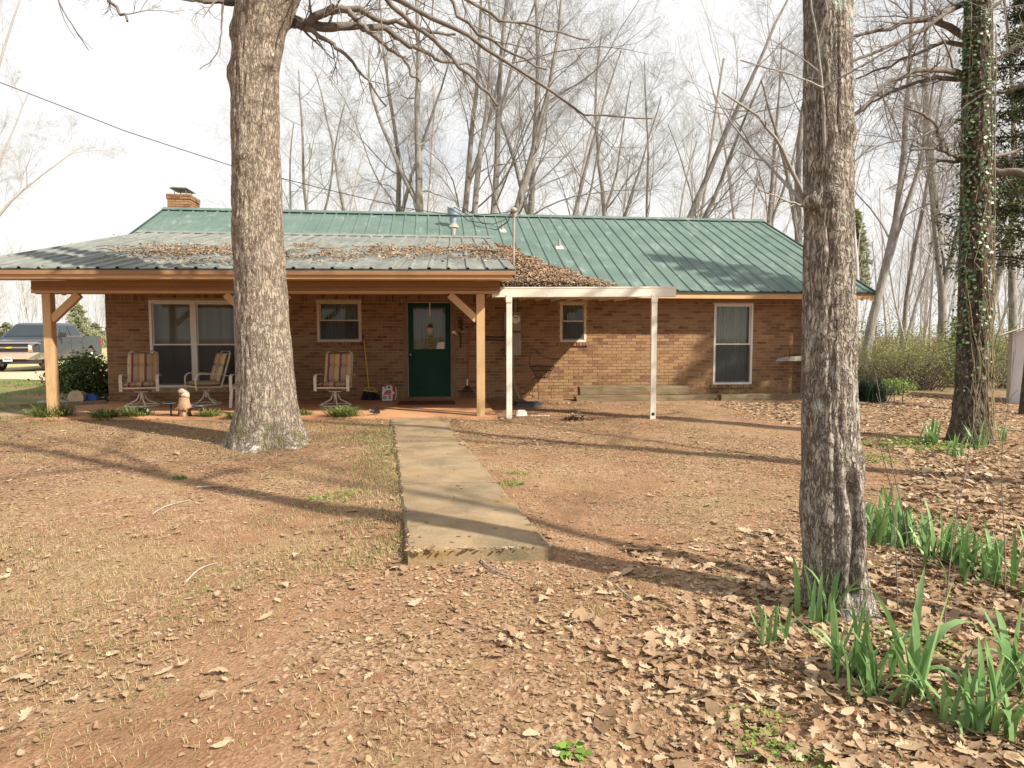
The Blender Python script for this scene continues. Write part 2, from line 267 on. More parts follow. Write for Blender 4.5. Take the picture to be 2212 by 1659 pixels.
def tube_np(P, Rr, n):
    """many polylines with the same number of points -> one batch of n-sided tubes"""
    P = np.stack(P); Rr = np.stack(Rr); B, k, _ = P.shape
    T = np.gradient(P, axis=1); T /= np.linalg.norm(T, axis=2, keepdims=True)+1e-9
    ref = np.where(np.abs(T[:, :1, 2:3]) > .8, np.array([1., 0, 0]), np.array([0, 0, 1.])); ref = np.broadcast_to(ref, P.shape)
    U = np.cross(T, ref); U /= np.linalg.norm(U, axis=2, keepdims=True)+1e-9; Wv = np.cross(T, U)
    a = np.arange(n)*2*math.pi/n
    V = P[:, :, None, :]+Rr[:, :, None, None]*(U[:, :, None, :]*np.cos(a)[None, None, :, None]+Wv[:, :, None, :]*np.sin(a)[None, None, :, None])
    V = V.reshape(-1, 3)
    j = np.arange(k-1)[:, None]; i = np.arange(n)[None, :]
    q = np.stack([j*n+i, (j+1)*n+i, (j+1)*n+(i+1) % n, j*n+(i+1) % n], -1).reshape(-1, 4)
    Fc = (q[None]+(np.arange(B)*k*n)[:, None, None]).reshape(-1, 4)
    return V, Fc
def np_mesh(name, V, Fc):
    me = bpy.data.meshes.new(name); V = np.asarray(V, np.float32); Fc = np.asarray(Fc, np.int32); k = Fc.shape[1]
    me.vertices.add(len(V)); me.vertices.foreach_set('co', V.ravel()); me.loops.add(Fc.size); me.loops.foreach_set('vertex_index', Fc.ravel())
    me.polygons.add(len(Fc)); me.polygons.foreach_set('loop_start', np.arange(0, Fc.size, k, dtype=np.int32))
    try: me.polygons.foreach_set('loop_total', np.full(len(Fc), k, np.int32))
    except Exception: pass
    me.update(calc_edges=True); me.validate()
    return me
def root_loc(p):
    v = Vector((0, 0, 0))
    while p is not None: v += p.location; p = p.parent
    return v
def link(name, me, m=None, parent=None, smooth=False):
    if m is not None: me.materials.clear(); me.materials.append(M[m] if isinstance(m, str) else m)
    if smooth: me.polygons.foreach_set('use_smooth', np.ones(len(me.polygons), bool))
    o = bpy.data.objects.new(name, me); COL.objects.link(o)
    if parent is not None: o.parent = parent
    return o
def part(name, mb, m, parent=None, smooth=False, bevel=0):
    """mesh given in world coordinates; stored relative to its thing's base"""
    me = bpy.data.meshes.new(name); off = root_loc(parent)
    me.from_pydata([tuple(Vector(v)-off) for v in mb.v], [], mb.f); me.update()
    bm = bmesh.new(); bm.from_mesh(me); bmesh.ops.recalc_face_normals(bm, faces=bm.faces)
    if bevel: bmesh.ops.bevel(bm, geom=bm.edges[:], offset=bevel, segments=2, affect='EDGES', clamp_overlap=True)
    bm.to_mesh(me); bm.free()
    o = link(name, me, m, parent, smooth)
    if smooth:
        for e in me.edges: pass
        try: me.set_sharp_from_angle(angle=math.radians(40))
        except Exception: pass
    return o
def npart(name, V, Fc, m, parent=None, smooth=False):
    off = np.array(root_loc(parent)); return link(name, np_mesh(name, np.asarray(V)-off, Fc), m, parent, smooth)
def tag(o, label, cat, group=None, kind=None):
    o['label'] = label
    if cat: o['category'] = cat
    if group: o['group'] = group
    if kind: o['kind'] = kind
    return o
def thing(name, label, cat, loc=(0, 0, 0), group=None):
    o = bpy.data.objects.new(name, None); o.empty_display_size = .1; COL.objects.link(o); o.location = tuple(map(float, loc)); return tag(o, label, cat, group)
def struct(o): o['kind'] = 'structure'; return o
def stuff(o, label=None, cat=None):
    o['kind'] = 'stuff'
    if label: o['label'] = label
    if cat: o['category'] = cat
    return o
def copy_tree(o, parent=None):
    c = o.copy(); COL.objects.link(c); c.parent = parent
    for ch in list(o.children): copy_tree(ch, c)
    return c
def text_mesh(s, size, depth=.002):
    cu = bpy.data.curves.new('t', 'FONT'); cu.body = s; cu.size = size; cu.align_x = 'CENTER'; cu.align_y = 'CENTER'; cu.extrude = depth; cu.resolution_u = 2
    o = bpy.data.objects.new('t', cu); COL.objects.link(o); bpy.context.view_layer.update()
    me = bpy.data.meshes.new_from_object(o.evaluated_get(bpy.context.evaluated_depsgraph_get())); bpy.data.objects.remove(o); bpy.data.curves.remove(cu)
    return me
# smooth value noise in numpy (for ground, bark, density masks)
def vnoise(x, y, seed=0):
    x = np.asarray(x, float); y = np.asarray(y, float); xi = np.floor(x).astype(np.int64); yi = np.floor(y).astype(np.int64); fx = x-xi; fy = y-yi
    fx = fx*fx*(3-2*fx); fy = fy*fy*(3-2*fy)
    def h(a, b):
        n = (a*374761393+b*668265263+seed*974634777) & 0xffffffff; n = ((n ^ (n >> 13))*1274126177) & 0xffffffff; return ((n ^ (n >> 16)) & 0xffff)/65535.
    return (h(xi, yi)*(1-fx)+h(xi+1, yi)*fx)*(1-fy)+(h(xi, yi+1)*(1-fx)+h(xi+1, yi+1)*fx)*fy
def fbm(x, y, seed=0, o=4):
    s = 0; a = .5; t = 0
    for k in range(o): s = s+a*vnoise(x*2**k+k*17.3, y*2**k-k*9.1, seed+k); t += a; a *= .5
    return s/t
def gz(x, y):
    x = np.asarray(x, float); y = np.asarray(y, float)
    z = -.035-.0195*np.clip(11-y, 0, 9)-.004*np.clip(y-20, 0, 30)
    z = z-.045*np.clip(x-8.5, 0, 6)*np.clip((y-6)/6, 0, 1)
    near = np.clip(1-np.hypot(x-.3, y-6)/60, 0, 1)
    t = np.clip((y-4.36)/5.84, 0, 1.1); xc = .305-.495*t; hw_ = .475-.065*t; dw = np.clip(1-(np.abs(x-xc)-hw_)/.7, 0, 1); dw = dw*dw*(3-2*dw)*np.clip((y-4.5)/.9, 0, 1)*(y < 11.4)
    z = z*(1-dw)+(-.105+.07*t)*dw; near = near*(1-.7*dw)
    return z+near*(.05*(fbm(x*.5, y*.5, 3)-.5)+.025*(fbm(x*2.3, y*2.3, 5)-.5))
def g1(x, y): return float(gz(x, y))
# ================================================================== SETTING
def ground_mat():
    m = bpy.data.materials.new('ground_earth'); m.use_nodes = True; n = m.node_tree.nodes; l = m.node_tree.links.new
    p = n['Principled BSDF']; p.inputs['Roughness'].default_value = .95; p.inputs['Specular IOR Level'].default_value = .2
    tc = n.new('ShaderNodeTexCoord'); sx = n.new('ShaderNodeSeparateXYZ'); l(tc.outputs['Object'], sx.inputs[0])
    def noise(sc, det=6, ro=.6):
        q = n.new('ShaderNodeTexNoise'); q.inputs['Scale'].default_value = sc; q.inputs['Detail'].default_value = det; q.inputs['Roughness'].default_value = ro; l(tc.outputs['Object'], q.inputs['Vector']); return q.outputs[0]
    def ramp(f, st):
        r = n.new('ShaderNodeValToRGB'); e = r.color_ramp.elements
        while len(e) < len(st): e.new(.5)
        for q, (a, c) in zip(e, st): q.position = a; q.color = (*c, 1)
        l(f, r.inputs[0]); return r.outputs[0]
    def rng(f, a, b, c=0, d=1):
        r = n.new('ShaderNodeMapRange'); r.interpolation_type = 'SMOOTHSTEP'; r.inputs[1].default_value = a; r.inputs[2].default_value = b; r.inputs[3].default_value = c; r.inputs[4].default_value = d; l(f, r.inputs[0]); return r.outputs[0]
    def mul(a, b):
        q = n.new('ShaderNodeMath'); q.operation = 'MULTIPLY'; l(a, q.inputs[0]); l(b, q.inputs[1]); return q.outputs[0]
    def mixc(f, a, b):
        q = n.new('ShaderNodeMix'); q.data_type = 'RGBA'; l(f, q.inputs[0]); l(a, q.inputs[6]); l(b, q.inputs[7]); return q.outputs[2]
    dirt = ramp(noise(2.2, 9, .7), [(.3, (.17, .088, .047)), (.5, (.25, .138, .077)), (.7, (.31, .185, .11))])
    vo = n.new('ShaderNodeTexVoronoi'); vo.inputs['Scale'].default_value = 55; l(tc.outputs['Object'], vo.inputs['Vector'])
    flake = ramp(vo.outputs['Color'], [(.15, (.13, .070, .042)), (.5, (.28, .165, .10)), (.85, (.42, .30, .20))])
    base = mixc(mul(rng(noise(7, 5), .34, .58), rng(noise(.6, 5), .40, .58, .15, 1)), dirt, flake)
    straw = ramp(noise(60, 3), [(.3, (.23, .15, .08)), (.7, (.39, .285, .165))])
    base = mixc(mul(rng(noise(.8, 6), .47, .66), rng(noise(9, 5), .3, .6, .15, .6)), base, straw)
    base = mixc(mul(rng(noise(.55, 5), .50, .68), rng(noise(5, 6), .35, .6, .1, .5)), base, ramp(noise(40, 4), [(.3, (.17, .13, .06)), (.7, (.33, .27, .13))]))
    base = mixc(rng(noise(.9, 7, .7), .56, .72, 0, .7), base, ramp(noise(30, 5), [(.3, (.215, .105, .06)), (.7, (.30, .165, .10))]))
    base = mixc(rng(noise(1.7, 7, .7), .58, .74, 0, .55), base, ramp(noise(50, 5), [(.3, (.12, .07, .04)), (.7, (.22, .135, .08))]))
    green = ramp(noise(14, 6), [(.3, (.075, .10, .028)), (.6, (.14, .17, .05)), (.8, (.26, .23, .10))])
    gm = mul(mul(rng(sx.outputs[0], -6.2, -8.2), rng(sx.outputs[1], 9.5, 12.5)), rng(noise(.7, 5), .38, .58))
    base = mixc(gm, base, green)
    gm2 = mul(rng(sx.outputs[1], 6, 12), rng(noise(1.1, 5), .56, .7, 0, .55)); base = mixc(mul(gm2, rng(sx.outputs[0], -3, -6)), base, green)
    field = ramp(noise(.35, 6), [(.3, (.26, .25, .11)), (.6, (.40, .36, .19)), (.8, (.48, .43, .26))])
    base = mixc(rng(sx.outputs[1], 24, 34), base, field)
    wood = ramp(noise(3, 8, .7), [(.3, (.11, .075, .04)), (.55, (.24, .165, .095)), (.75, (.36, .27, .17))])
    base = mixc(mul(rng(sx.outputs[0], 5.5, 9.5), rng(sx.outputs[1], 13, 17)), base, wood)
    l(base, p.inputs['Base Color'])
    b = n.new('ShaderNodeBump'); b.inputs['Strength'].default_value = .8; b.inputs['Distance'].default_value = .02
    ad = n.new('ShaderNodeMath'); ad.operation = 'ADD'; l(noise(18, 8, .75), ad.inputs[0]); l(mul(vo.outputs['Distance'], noise(5)), ad.inputs[1])
    l(ad.outputs[0], b.inputs['Height']); l(b.outputs[0], p.inputs['Normal'])
    return m
M['ground'] = ground_mat()
gx = np.concatenate([-np.geomspace(600, 13, 26), np.linspace(-12.5, 12.5, 240), np.geomspace(13, 600, 26)])
gy = np.concatenate([-np.geomspace(300, 2.2, 16), np.linspace(-2, 17, 210), np.geomspace(17.5, 900, 30)])
GX, GY = np.meshgrid(gx, gy); GZ = gz(GX, GY)
nx, ny = len(gx), len(gy); jj, ii = np.meshgrid(np.arange(ny-1), np.arange(nx-1), indexing='ij'); a0 = (jj*nx+ii).ravel()
struct(npart('ground', np.stack([GX, GY, GZ], -1).reshape(-1, 3), np.stack([a0, a0+1, a0+nx+1, a0+nx], -1), 'ground', smooth=True))
# dirt driveway where the truck stands: a gently curved strip
dr = []
for i, t in enumerate(np.linspace(0, 1, 60)):
    x = -70+66*t; yc = 26.2+1.2*math.sin(t*3+1)-2*max(0, t-.8)*4
    w = 2.6+.35*math.sin(i*1.7); dr += [(x, yc-w, g1(x, yc-w)+.012), (x, yc, g1(x, yc)+.03), (x, yc+w+.6, g1(x, yc+w)+.012)]
struct(npart('driveway', dr, [(3*i+k, 3*i+3+k, 3*i+4+k, 3*i+1+k) for i in range(59) for k in (0, 1)], 'drive_dirt', smooth=True))
# porch frame: s runs to the right along the porch front, t outwards
PH = math.radians(5.5); PA = np.array([.78, 11.22]); PE = np.array([math.cos(PH), -math.sin(PH)]); PN = np.array([-math.sin(PH), -math.cos(PH)])
def sp(s, t, z): q = PA+PE*s+PN*t; return (q[0], q[1], z)
mb = MB(); a, b = sp(.28, .2, 0), sp(-7.35, .2, 0)
top = [a, (1.06, 14.49, 0), (-6.75, 14.49, 0), b]
mb.add(top+[(x, y, -.22) for x, y, z in top], [(0,1,2,3),(7,6,5,4),(0,4,5,1),(1,5,6,2),(2,6,7,3),(3,7,4,0)])
struct(part('porch_floor', mb, 'porch_concrete'))
mb = MB(); mb.add([(-6.95,12.2,-.02),(-6.95,13.1,-.02),(-14,13.6,-.05),(-14,12.6,-.05),(-6.95,12.2,-.2),(-6.95,13.1,-.2),(-14,13.6,-.2),(-14,12.6,-.2)], [(0,1,2,3),(0,4,5,1),(1,5,6,2),(2,6,7,3),(3,7,4,0)])
struct(part('side_path', mb, 'concrete'))
# front walk: long slab with worn, slightly wavy edges, one joint
mb = MB()
def walk_slab(y0, y1, n, xl0, xl1, xr0, xr1, z0, z1):
    V = []
    for i in range(n+1):
        t = i/n; y = y0+(y1-y0)*t; w = .008*math.sin(i*2.3)+.006*math.sin(i*5.1)
        xl = xl0+(xl1-xl0)*t+w; xr = xr0+(xr1-xr0)*t+w*.8; z = z0+(z1-z0)*t
        V += [(xl, y, z-.2), (xl, y, z-.018), (xl+.018, y, z), ((xl+xr)/2, y, z+.006), (xr-.018, y, z), (xr, y, z-.018), (xr, y, z-.2)]
    Fc = [(7*i+k, 7*i+k+1, 7*i+8+k, 7*i+7+k) for i in range(n) for k in range(6)]+[tuple(range(6, -1, -1)), tuple(7*n+k for k in range(7))]
    mb.add(V, Fc)
for i in range(3):
    ya, yb_ = 4.36+i*1.95, 4.36+(i+1)*1.95-.014; f = lambda a, b, y: a+(b-a)*(y-4.36)/5.84
    walk_slab(ya, yb_, 16, f(-.17, -.60, ya), f(-.17, -.60, yb_), f(.78, .22, ya), f(.78, .22, yb_), f(-.075, -.005, ya), f(-.075, -.005, yb_))
walk_slab(10.215, 11.0, 6, -.64, -.70, .24, .26, -.006, -.004)
struct(part('front_walk', mb, 'concrete', smooth=True))

# ================================================================== HOUSE
WY = 14.5; XL, XR = -6.47, 9.1; ZT = 2.2; ZB = -.3
OPEN = [(-5.65, -3.95, .27, 2.03), (-2.37, -1.47, 1.19, 2.05), (-.62, .48, 0, 2.06), (2.71, 3.29, 1.18, 2.05), (6.16, 7.06, .24, 2.03)]
house = thing('brick_house', 'single storey brown brick house with green metal roof and covered front porch', 'house', (1.3, WY, 0))
def cells(mb, x0, x1, z0, z1, y0, y1, opens):
    xs = sorted({x0, x1}|{v for o in opens for v in o[:2]}); zs = sorted({z0, z1}|{v for o in opens for v in o[2:] if z0 < v < z1})
    for i in range(len(xs)-1):
        for j in range(len(zs)-1):
            cx, cz = (xs[i]+xs[i+1])/2, (zs[j]+zs[j+1])/2
            if not any(o[0] < cx < o[1] and o[2] < cz < o[3] for o in opens): mb.box(xs[i], xs[i+1], y0, y1, zs[j], zs[j+1])
mb = MB(); cells(mb, XL, XR, ZB, ZT, WY, WY+.2, OPEN)
KR = (4.62-2.27)/5.2
def roof_z(y): return 2.27+KR*((y-13.9) if y <= 19.1 else (24.3-y))
for x0, x1 in ((XL, XL+.2), (XR-.2, XR)):
    mb.prism([(WY+.2, ZB), (23.7, ZB), (23.7, 2.25), (19.1, roof_z(19.1)-.12), (WY+.2, roof_z(WY+.2)-.12)], x0, x1)
mb.box(XL+.2, XR-.2, 23.5, 23.7, ZB, ZT)
wall = part('wall', mb, 'mortar', house)
# bricks, course by course, cut round the openings
CH, BL, BH = .0677, .213, .0575
full, odd = [], MB()
def span_minus(x0, x1, cuts):
    sp_ = [(x0, x1)]
    for a, b in cuts:
        nw = []
        for p, q in sp_:
            if b <= p or a >= q: nw.append((p, q)); continue
            if a > p: nw.append((p, a))
            if b < q: nw.append((b, q))
        sp_ = nw
    return sp_
nC = int((2.0-ZB)/CH)
for k in range(nC+1):
    z0 = 2.0-(k+1)*CH+.01; z1 = z0+BH; off = (k % 2)*BL/2+random.uniform(-.006, .006)
    for p, q in span_minus(XL, XR, [(o[0]-.004, o[1]+.004) for o in OPEN if o[2]-.07 < z1-.01 and o[3] > z0+.01]):
        x = XL+off-BL+math.floor((p-XL-off)/BL)*BL
        while x < q:
            a, b = max(x+.005, p), min(x+BL-.005, q)
            if b-a > .03:
                pr_ = random.uniform(.006, .011)
                if abs(b-a-BL+.01) < 1e-6: full.append((a, z0, pr_))
                else: odd.box(a, b, WY-pr_, WY+.01, z0, z1)
            x += BL
bx = XL+.005                                    # soldier course along the top
while bx < XR-.06:
    pr_ = random.uniform(.006, .011)
    if not any(o[0]-.05 < bx < o[1] and o[3] > 2.01 for o in OPEN): odd.box(bx, bx+.0575, WY-pr_, WY+.01, 2.012, 2.19)
    else: odd.box(bx, bx+.0575, WY-pr_, WY+.01, 2.075, 2.19)
    bx += .0677
full.sort(key=lambda b: (b[0]-.8)**2+(b[1]-1.0)**2 if not (-3.4 < b[0] < -2.5) else 99)
one = MB().box(0, BL-.01, 0, .03, 0, BH); me1 = None
for i, (x, z, pr_) in enumerate(full):
    if i < 300:
        if me1 is None: o = part('brick', one, 'brick'); me1 = o.data; o.parent = wall
        else: o = bpy.data.objects.new('brick', me1); COL.objects.link(o); o.parent = wall
        o.location = Vector((x, WY-pr_, z))-house.location
    else: odd.box(x, x+BL-.01, WY-pr_, WY+.01, z, z+BH)
# left return of the wall, bricks seen edge on
for k in range(nC+1):
    z0 = 2.0-(k+1)*CH+.01; y = WY+.01+(k % 2)*.1
    while y < WY+3: odd.box(XL-.008, XL+.01, y, y+.2, z0, z0+BH); y += BL
stuff(part('brickwork', odd, 'brick', wall))
part('ceiling', MB().box(XL+.2, XR-.2, WY+.2, 23.5, 2.2, 2.24), 'room', house)
part('room_floor', MB().box(XL+.2, XR-.2, WY+.2, 23.5, -.02, 0), 'room', house)
part('partition', MB().box(XL+.2, XR-.2, 16.4, 16.5, 0, 2.2), 'room', house)
# ---- windows
def window(x0, x1, z0, z1, frame_m, cover, mid=.5, sill=True, screen=True, slats=True, fw=.05):
    w = part('window', MB().box(x0, x1, WY-.012, WY+.09, z1-fw, z1).box(x0, x1, WY-.012, WY+.09, z0, z0+fw).box(x0, x0+fw, WY-.0125, WY+.09, z0+fw, z1-fw).box(x1-fw, x1, WY-.0125, WY+.09, z0+fw, z1-fw), frame_m, house)
    zm = z0+(z1-z0)*mid; s = .028; sash = MB()
    for a, b, y in ((zm, z1-fw, .03), (z0+fw, zm+.03, .005)):
        sash.box(x0+fw, x1-fw, WY+y, WY+y+.022, b-s, b-.001).box(x0+fw, x1-fw, WY+y, WY+y+.022, a, a+s).box(x0+fw, x0+fw+s, WY+y+.001, WY+y+.021, a+s, b-s).box(x1-fw-s, x1-fw, WY+y+.001, WY+y+.021, a+s, b-s)
    part('sash', sash, frame_m, w)
    for a, b, y in ((zm+s, z1-fw-s, .04), (z0+fw+s, zm+.03-s, .015)):
        part('pane', MB().box(x0+fw+s, x1-fw-s, WY+y, WY+y+.004, a, b), 'glass', w)
    if screen: part('insect_screen', MB().add([(x0+fw+.01, WY-.002, z0+fw), (x1-fw-.01, WY-.002, z0+fw), (x1-fw-.01, WY-.002, zm), (x0+fw+.01, WY-.002, zm)], [(0, 1, 2, 3)]), 'screen', w)
    if slats:
        xs = x0+.08; me = None; i = 0
        while xs < x1-.08:
            an = random.uniform(.5, .9); hh = z1-z0-.12; dx, dy = .042*math.cos(an), .042*math.sin(an)
            part('blind_slat', MB().hexa([(xs-dx, WY+.16-dy, z0+.06), (xs+dx, WY+.16+dy, z0+.06), (xs+dx, WY+.163+dy, z0+.06), (xs-dx, WY+.163-dy, z0+.06), (xs-dx, WY+.16-dy, z0+.06+hh), (xs+dx, WY+.16+dy, z0+.06+hh), (xs+dx, WY+.163+dy, z0+.06+hh), (xs-dx, WY+.163-dy, z0+.06+hh)]), cover, w)
            xs += .078
    elif cover:
        V = []; n = 40
        for i in range(n+1):
            x = x0+.06+(x1-x0-.12)*i/n; y = WY+.15+.018*math.sin(i*1.9)
            V += [(x, y, z0+.05), (x, y, z1-.05)]
        part('curtain', MB().add(V, [(2*i, 2*i+2, 2*i+3, 2*i+1) for i in range(n)]), cover, w, smooth=True)
    if sill:
        x = x0-.05; sl = MB()
        while x < x1+.05-.03: sl.box(x, min(x+.058, x1+.05), WY-.045, WY+.01, z0-.074, z0-.004-random.uniform(0, .004)); x += .068
        part('sill', sl, 'brick', w)
    return w
window(-5.65, -4.80, .27, 2.03, 'white_vinyl', 'blind', mid=.485, sill=False)
window(-4.799, -3.95, .27, 2.03, 'white_vinyl', 'blind', mid=.485, sill=False)
window(-2.37, -1.47, 1.19, 2.05, 'old_frame', 'curtain', mid=.5, slats=False)
window(2.71, 3.29, 1.18, 2.05, 'old_frame', 'curtain', mid=.5, slats=False)
window(6.16, 7.06, .24, 2.03, 'white_vinyl', 'blind', mid=.49, slats=False, fw=.04)
# ---- door
door = part('door', MB().box(-.52, .38, WY+.05, WY+.095, .03, .13).box(-.52, .38, WY+.05, WY+.095, .13, 1.03).box(-.52, -.41, WY+.05, WY+.095, 1.03, 1.92).box(.27, .38, WY+.05, WY+.095, 1.03, 1.92).box(-.52, .38, WY+.05, WY+.095, 1.92, 2.02), 'door_green', house)
part('door_frame', MB().box(-.62, -.525, WY-.01, WY+.11, 0, 2.06).box(.385, .48, WY-.01, WY+.11, 0, 2.06).box(-.525, .385, WY-.01, WY+.11, 2.025, 2.06).box(-.525, .385, WY-.02, WY+.11, 0, .028), 'door_trim', house)
part('pane', MB().box(-.41, .27, WY+.07, WY+.075, 1.03, 1.92), 'glass', door)
part('glazing_bead', MB().box(-.43, .29, WY+.04, WY+.05, 1.01, 1.035).box(-.43, .29, WY+.04, WY+.05, 1.915, 1.94).box(-.43, -.405, WY+.04, WY+.05, 1.035, 1.915).box(.265, .29, WY+.04, WY+.05, 1.035, 1.915), 'door_green', door)
V = []
for i in range(61):
    x = -.45+.76*i/60; V += [(x, WY+.11+.014*math.sin(i*1.3)+.006*math.sin(i*.6), 1.0), (x, WY+.11+.010*math.sin(i*1.3), 1.95)]
part('curtain', MB().add(V, [(2*i, 2*i+2, 2*i+3, 2*i+1) for i in range(60)]), 'curtain', door, smooth=True)
xb = MB(); yb = WY+.045
xb.box(-.40, .26, yb-.018, yb+.008, .86, .90).box(-.40, .26, yb-.018, yb+.008, .22, .26).box(-.40, -.36, yb-.019, yb+.008, .26, .86).box(.22, .26, yb-.019, yb+.008, .26, .86)
part('cross_rail', xb, 'door_green', door)
part('cross_brace', MB().beam((-.36, yb, .27), (.22, yb, .85), .036, .07, up=(0, 0, 1)), 'door_green', door); part('cross_brace', MB().beam((-.36, yb+.004, .85), (.22, yb+.004, .27), .03, .07, up=(0, 0, 1)), 'door_green', door)
part('knob', MB().ball((-.465, WY-.0, .92), (.03, .03, .03)).tube([(-.465, WY+.06, .92), (-.465, WY, .92)], .013), 'steel', door, smooth=True)
part('weather_strip', MB().box(-.523, -.515, WY+.03, WY+.05, .03, 2.02).box(.375, .383, WY+.03, WY+.05, .03, 2.02).box(-.515, .375, WY+.03, WY+.05, 2.008, 2.02), 'old_frame', door)
# ---- roof panels
def rib_profile(width, nr, flat_ends=True):
    us, hs = [0], [0]
    pitch = width/nr
    for i in range(nr):
        c = pitch*(i+.5)
        for d, h in ((-.036, 0), (-.014, .026), (.014, .026), (.036, 0)): us.append(c+d); hs.append(h)
        if i < nr-1: us.append(c+pitch/2); hs.append(.003)
    us.append(width); hs.append(0)
    return np.array(us)/width, np.array(hs)
def panel(name, p0, p1, q0, q1, nr, m, parent, rows=7, wav=.0025, lift=0.0):
    p0, p1, q0, q1 = (np.array(v, float) for v in (p0, p1, q0, q1)); w = np.linalg.norm(p1-p0); u, h = rib_profile(w, nr)
    nrm = np.cross(p1-p0, q0-p0); nrm /= np.linalg.norm(nrm)
    V = []
    for j in range(rows):
        t = j/(rows-1)
        for uu, hh in zip(u, h):
            q = (p0*(1-uu)+p1*uu)*(1-t)+(q0*(1-uu)+q1*uu)*t; V.append(q+nrm*(hh+lift+wav*math.sin(9*t+uu*7+p0[0]*5)))
    k = len(u); n0 = len(V)
    Fc = [(j*k+i, j*k+i+1, (j+1)*k+i+1, (j+1)*k+i) for j in range(rows-1) for i in range(k-1)]
    V += [v-nrm*.012 for v in V[:k]]; Fc += [(n0+i, n0+i+1, i+1, i) for i in range(k-1)]
    return part(name, MB().add(V, Fc), m, parent)
RXL, RXR = -6.95, 9.5
roof = part('roof', MB().prism([(13.92, 2.2), (19.1, 4.57), (24.28, 2.2), (24.28, 2.14), (19.1, 4.47), (13.92, 2.14)], RXL+.02, RXR-.02), 'brown_board', house)
npan = 18; pw = (RXR-RXL)/npan
for i in range(npan):
    xa, xb_ = RXL+i*pw, RXL+(i+1)*pw; yb0 = 13.86 if xb_ > 1.55 else 17.0
    panel('roof_panel', (xa, yb0, roof_z(yb0)), (xb_, yb0, roof_z(yb0)), (xa, 19.08, roof_z(19.08)), (xb_, 19.08, roof_z(19.08)), 3, 'green_metal', roof, lift=.004)
panel('rear_roof_sheet', (RXR, 24.34, roof_z(24.34)), (RXL, 24.34, roof_z(24.34)), (RXR, 19.12, roof_z(19.12)), (RXL, 19.12, roof_z(19.12)), 54, 'green_metal', roof)
zr = roof_z(19.1)
part('ridge_cap', MB().prism([(18.93, zr-.03), (18.95, zr-.005), (19.1, zr+.062), (19.25, zr-.005), (19.27, zr-.03), (19.1, zr+.03)], RXL-.03, RXR+.03), 'green_metal', roof)
for x0, x1 in ((RXL-.025, RXL+.01), (RXR-.01, RXR+.025)):
    part('rake_trim', MB().prism([(13.86, 2.19), (13.86, roof_z(13.86)+.035), (19.1, zr+.035), (24.34, roof_z(24.34)+.035), (24.34, 2.19), (19.1, zr-.06)], x0, x1), 'dark_green', roof)
    part('barge_board', MB().prism([(13.93, 2.08), (13.93, roof_z(13.93)-.05), (19.1, zr-.05), (24.27, roof_z(24.27)-.05), (24.27, 2.08), (19.1, zr-.2)], x0-.01 if x0 < 0 else x0-.02, x1+.02 if x0 < 0 else x1+.005), 'tan_paint', roof)
part('eave_closure', MB().box(1.6, RXR-.02, 13.872, 13.9, 2.215, 2.262), 'dark_green', roof)
part('fascia', MB().box(1.35, RXR-.03, 13.905, 13.93, 2.10, 2.215), 'tan_paint', roof)
part('soffit', MB().box(XL, RXR-.03, 13.93, WY-.012, 2.16, 2.18), 'brown_board', roof)
part('frieze_board', MB().box(1.0, XR, WY-.03, WY-.012, 2.06, 2.16), 'brown_board', house)
# ---- porch roof: ruled between the skewed eave and the joint on the main slope
SR, SL = .56, -8.25; TXR, TXL = 1.42, -6.80; TY = 17.08; TZ = roof_z(TY)+.012
npp = 10
def pe(u): return np.array(sp(SL+(SR-SL)*u, .72, 2.335))
def pt(u): return np.array((TXL+(TXR-TXL)*u, TY, TZ))
porch_roof = part('porch_roof', MB().hexa([tuple(pe(0)-(0, 0, .09)), tuple(pe(1)-(0, 0, .09)), tuple(pt(1)-(0, 0, .09)), tuple(pt(0)-(0, 0, .09)), tuple(pe(0)-(0, 0, .03)), tuple(pe(1)-(0, 0, .03)), tuple(pt(1)-(0, 0, .03)), tuple(pt(0)-(0, 0, .03))]), 'brown_board', house)
for i in range(npp): panel('roof_panel', pe(i/npp)-PN[0]*0, pe((i+1)/npp), pt(i/npp), pt((i+1)/npp), 3, 'grey_metal', porch_roof, rows=12, wav=.004, lift=.004)
part('flashing', MB().hexa([(TXL-.05, TY-.07, TZ+.004), (TXR+.05, TY-.07, TZ+.004), (TXR+.05, TY+.05, TZ+.055), (TXL-.05, TY+.05, TZ+.055), (TXL-.05, TY-.07, TZ+.012), (TXR+.05, TY-.07, TZ+.012), (TXR+.05, TY+.05, TZ+.07), (TXL-.05, TY+.05, TZ+.07)]), 'grey_metal', porch_roof)
def pbeam(s0, s1, t, w, z0, z1): 
    a, b, c, d = sp(s0, t+w/2, 0), sp(s1, t+w/2, 0), sp(s1, t-w/2, 0), sp(s0, t-w/2, 0)
    return MB().hexa([(*a[:2], z0), (*b[:2], z0), (*c[:2], z0), (*d[:2], z0), (*a[:2], z1), (*b[:2], z1), (*c[:2], z1), (*d[:2], z1)])
part('eave_closure', pbeam(SL+.01, SR-.01, .70, .03, 2.262, 2.328), 'dark_green', porch_roof)
part('fascia', pbeam(SL+.03, SR-.06, .67, .03, 2.185, 2.262), 'tan_paint', porch_roof)
part('soffit', MB().add([sp(SL+.03, .655, 2.19), sp(SR-.06, .655, 2.19), sp(SR-.06, .02, 2.205), sp(SL+.03, .02, 2.205)], [(0, 1, 2, 3)]), 'tan_paint', porch_roof)
part('rake_board', MB().add([tuple(pe(1)+(-.012, .05, -.14)), tuple(pe(1)+(-.012, .05, -.035)), tuple(pt(1)+(-.012, 0, -.035)), tuple(pt(1)+(-.012, 0, -.15))], [(0, 1, 2, 3)]), 'tan_paint', porch_roof)
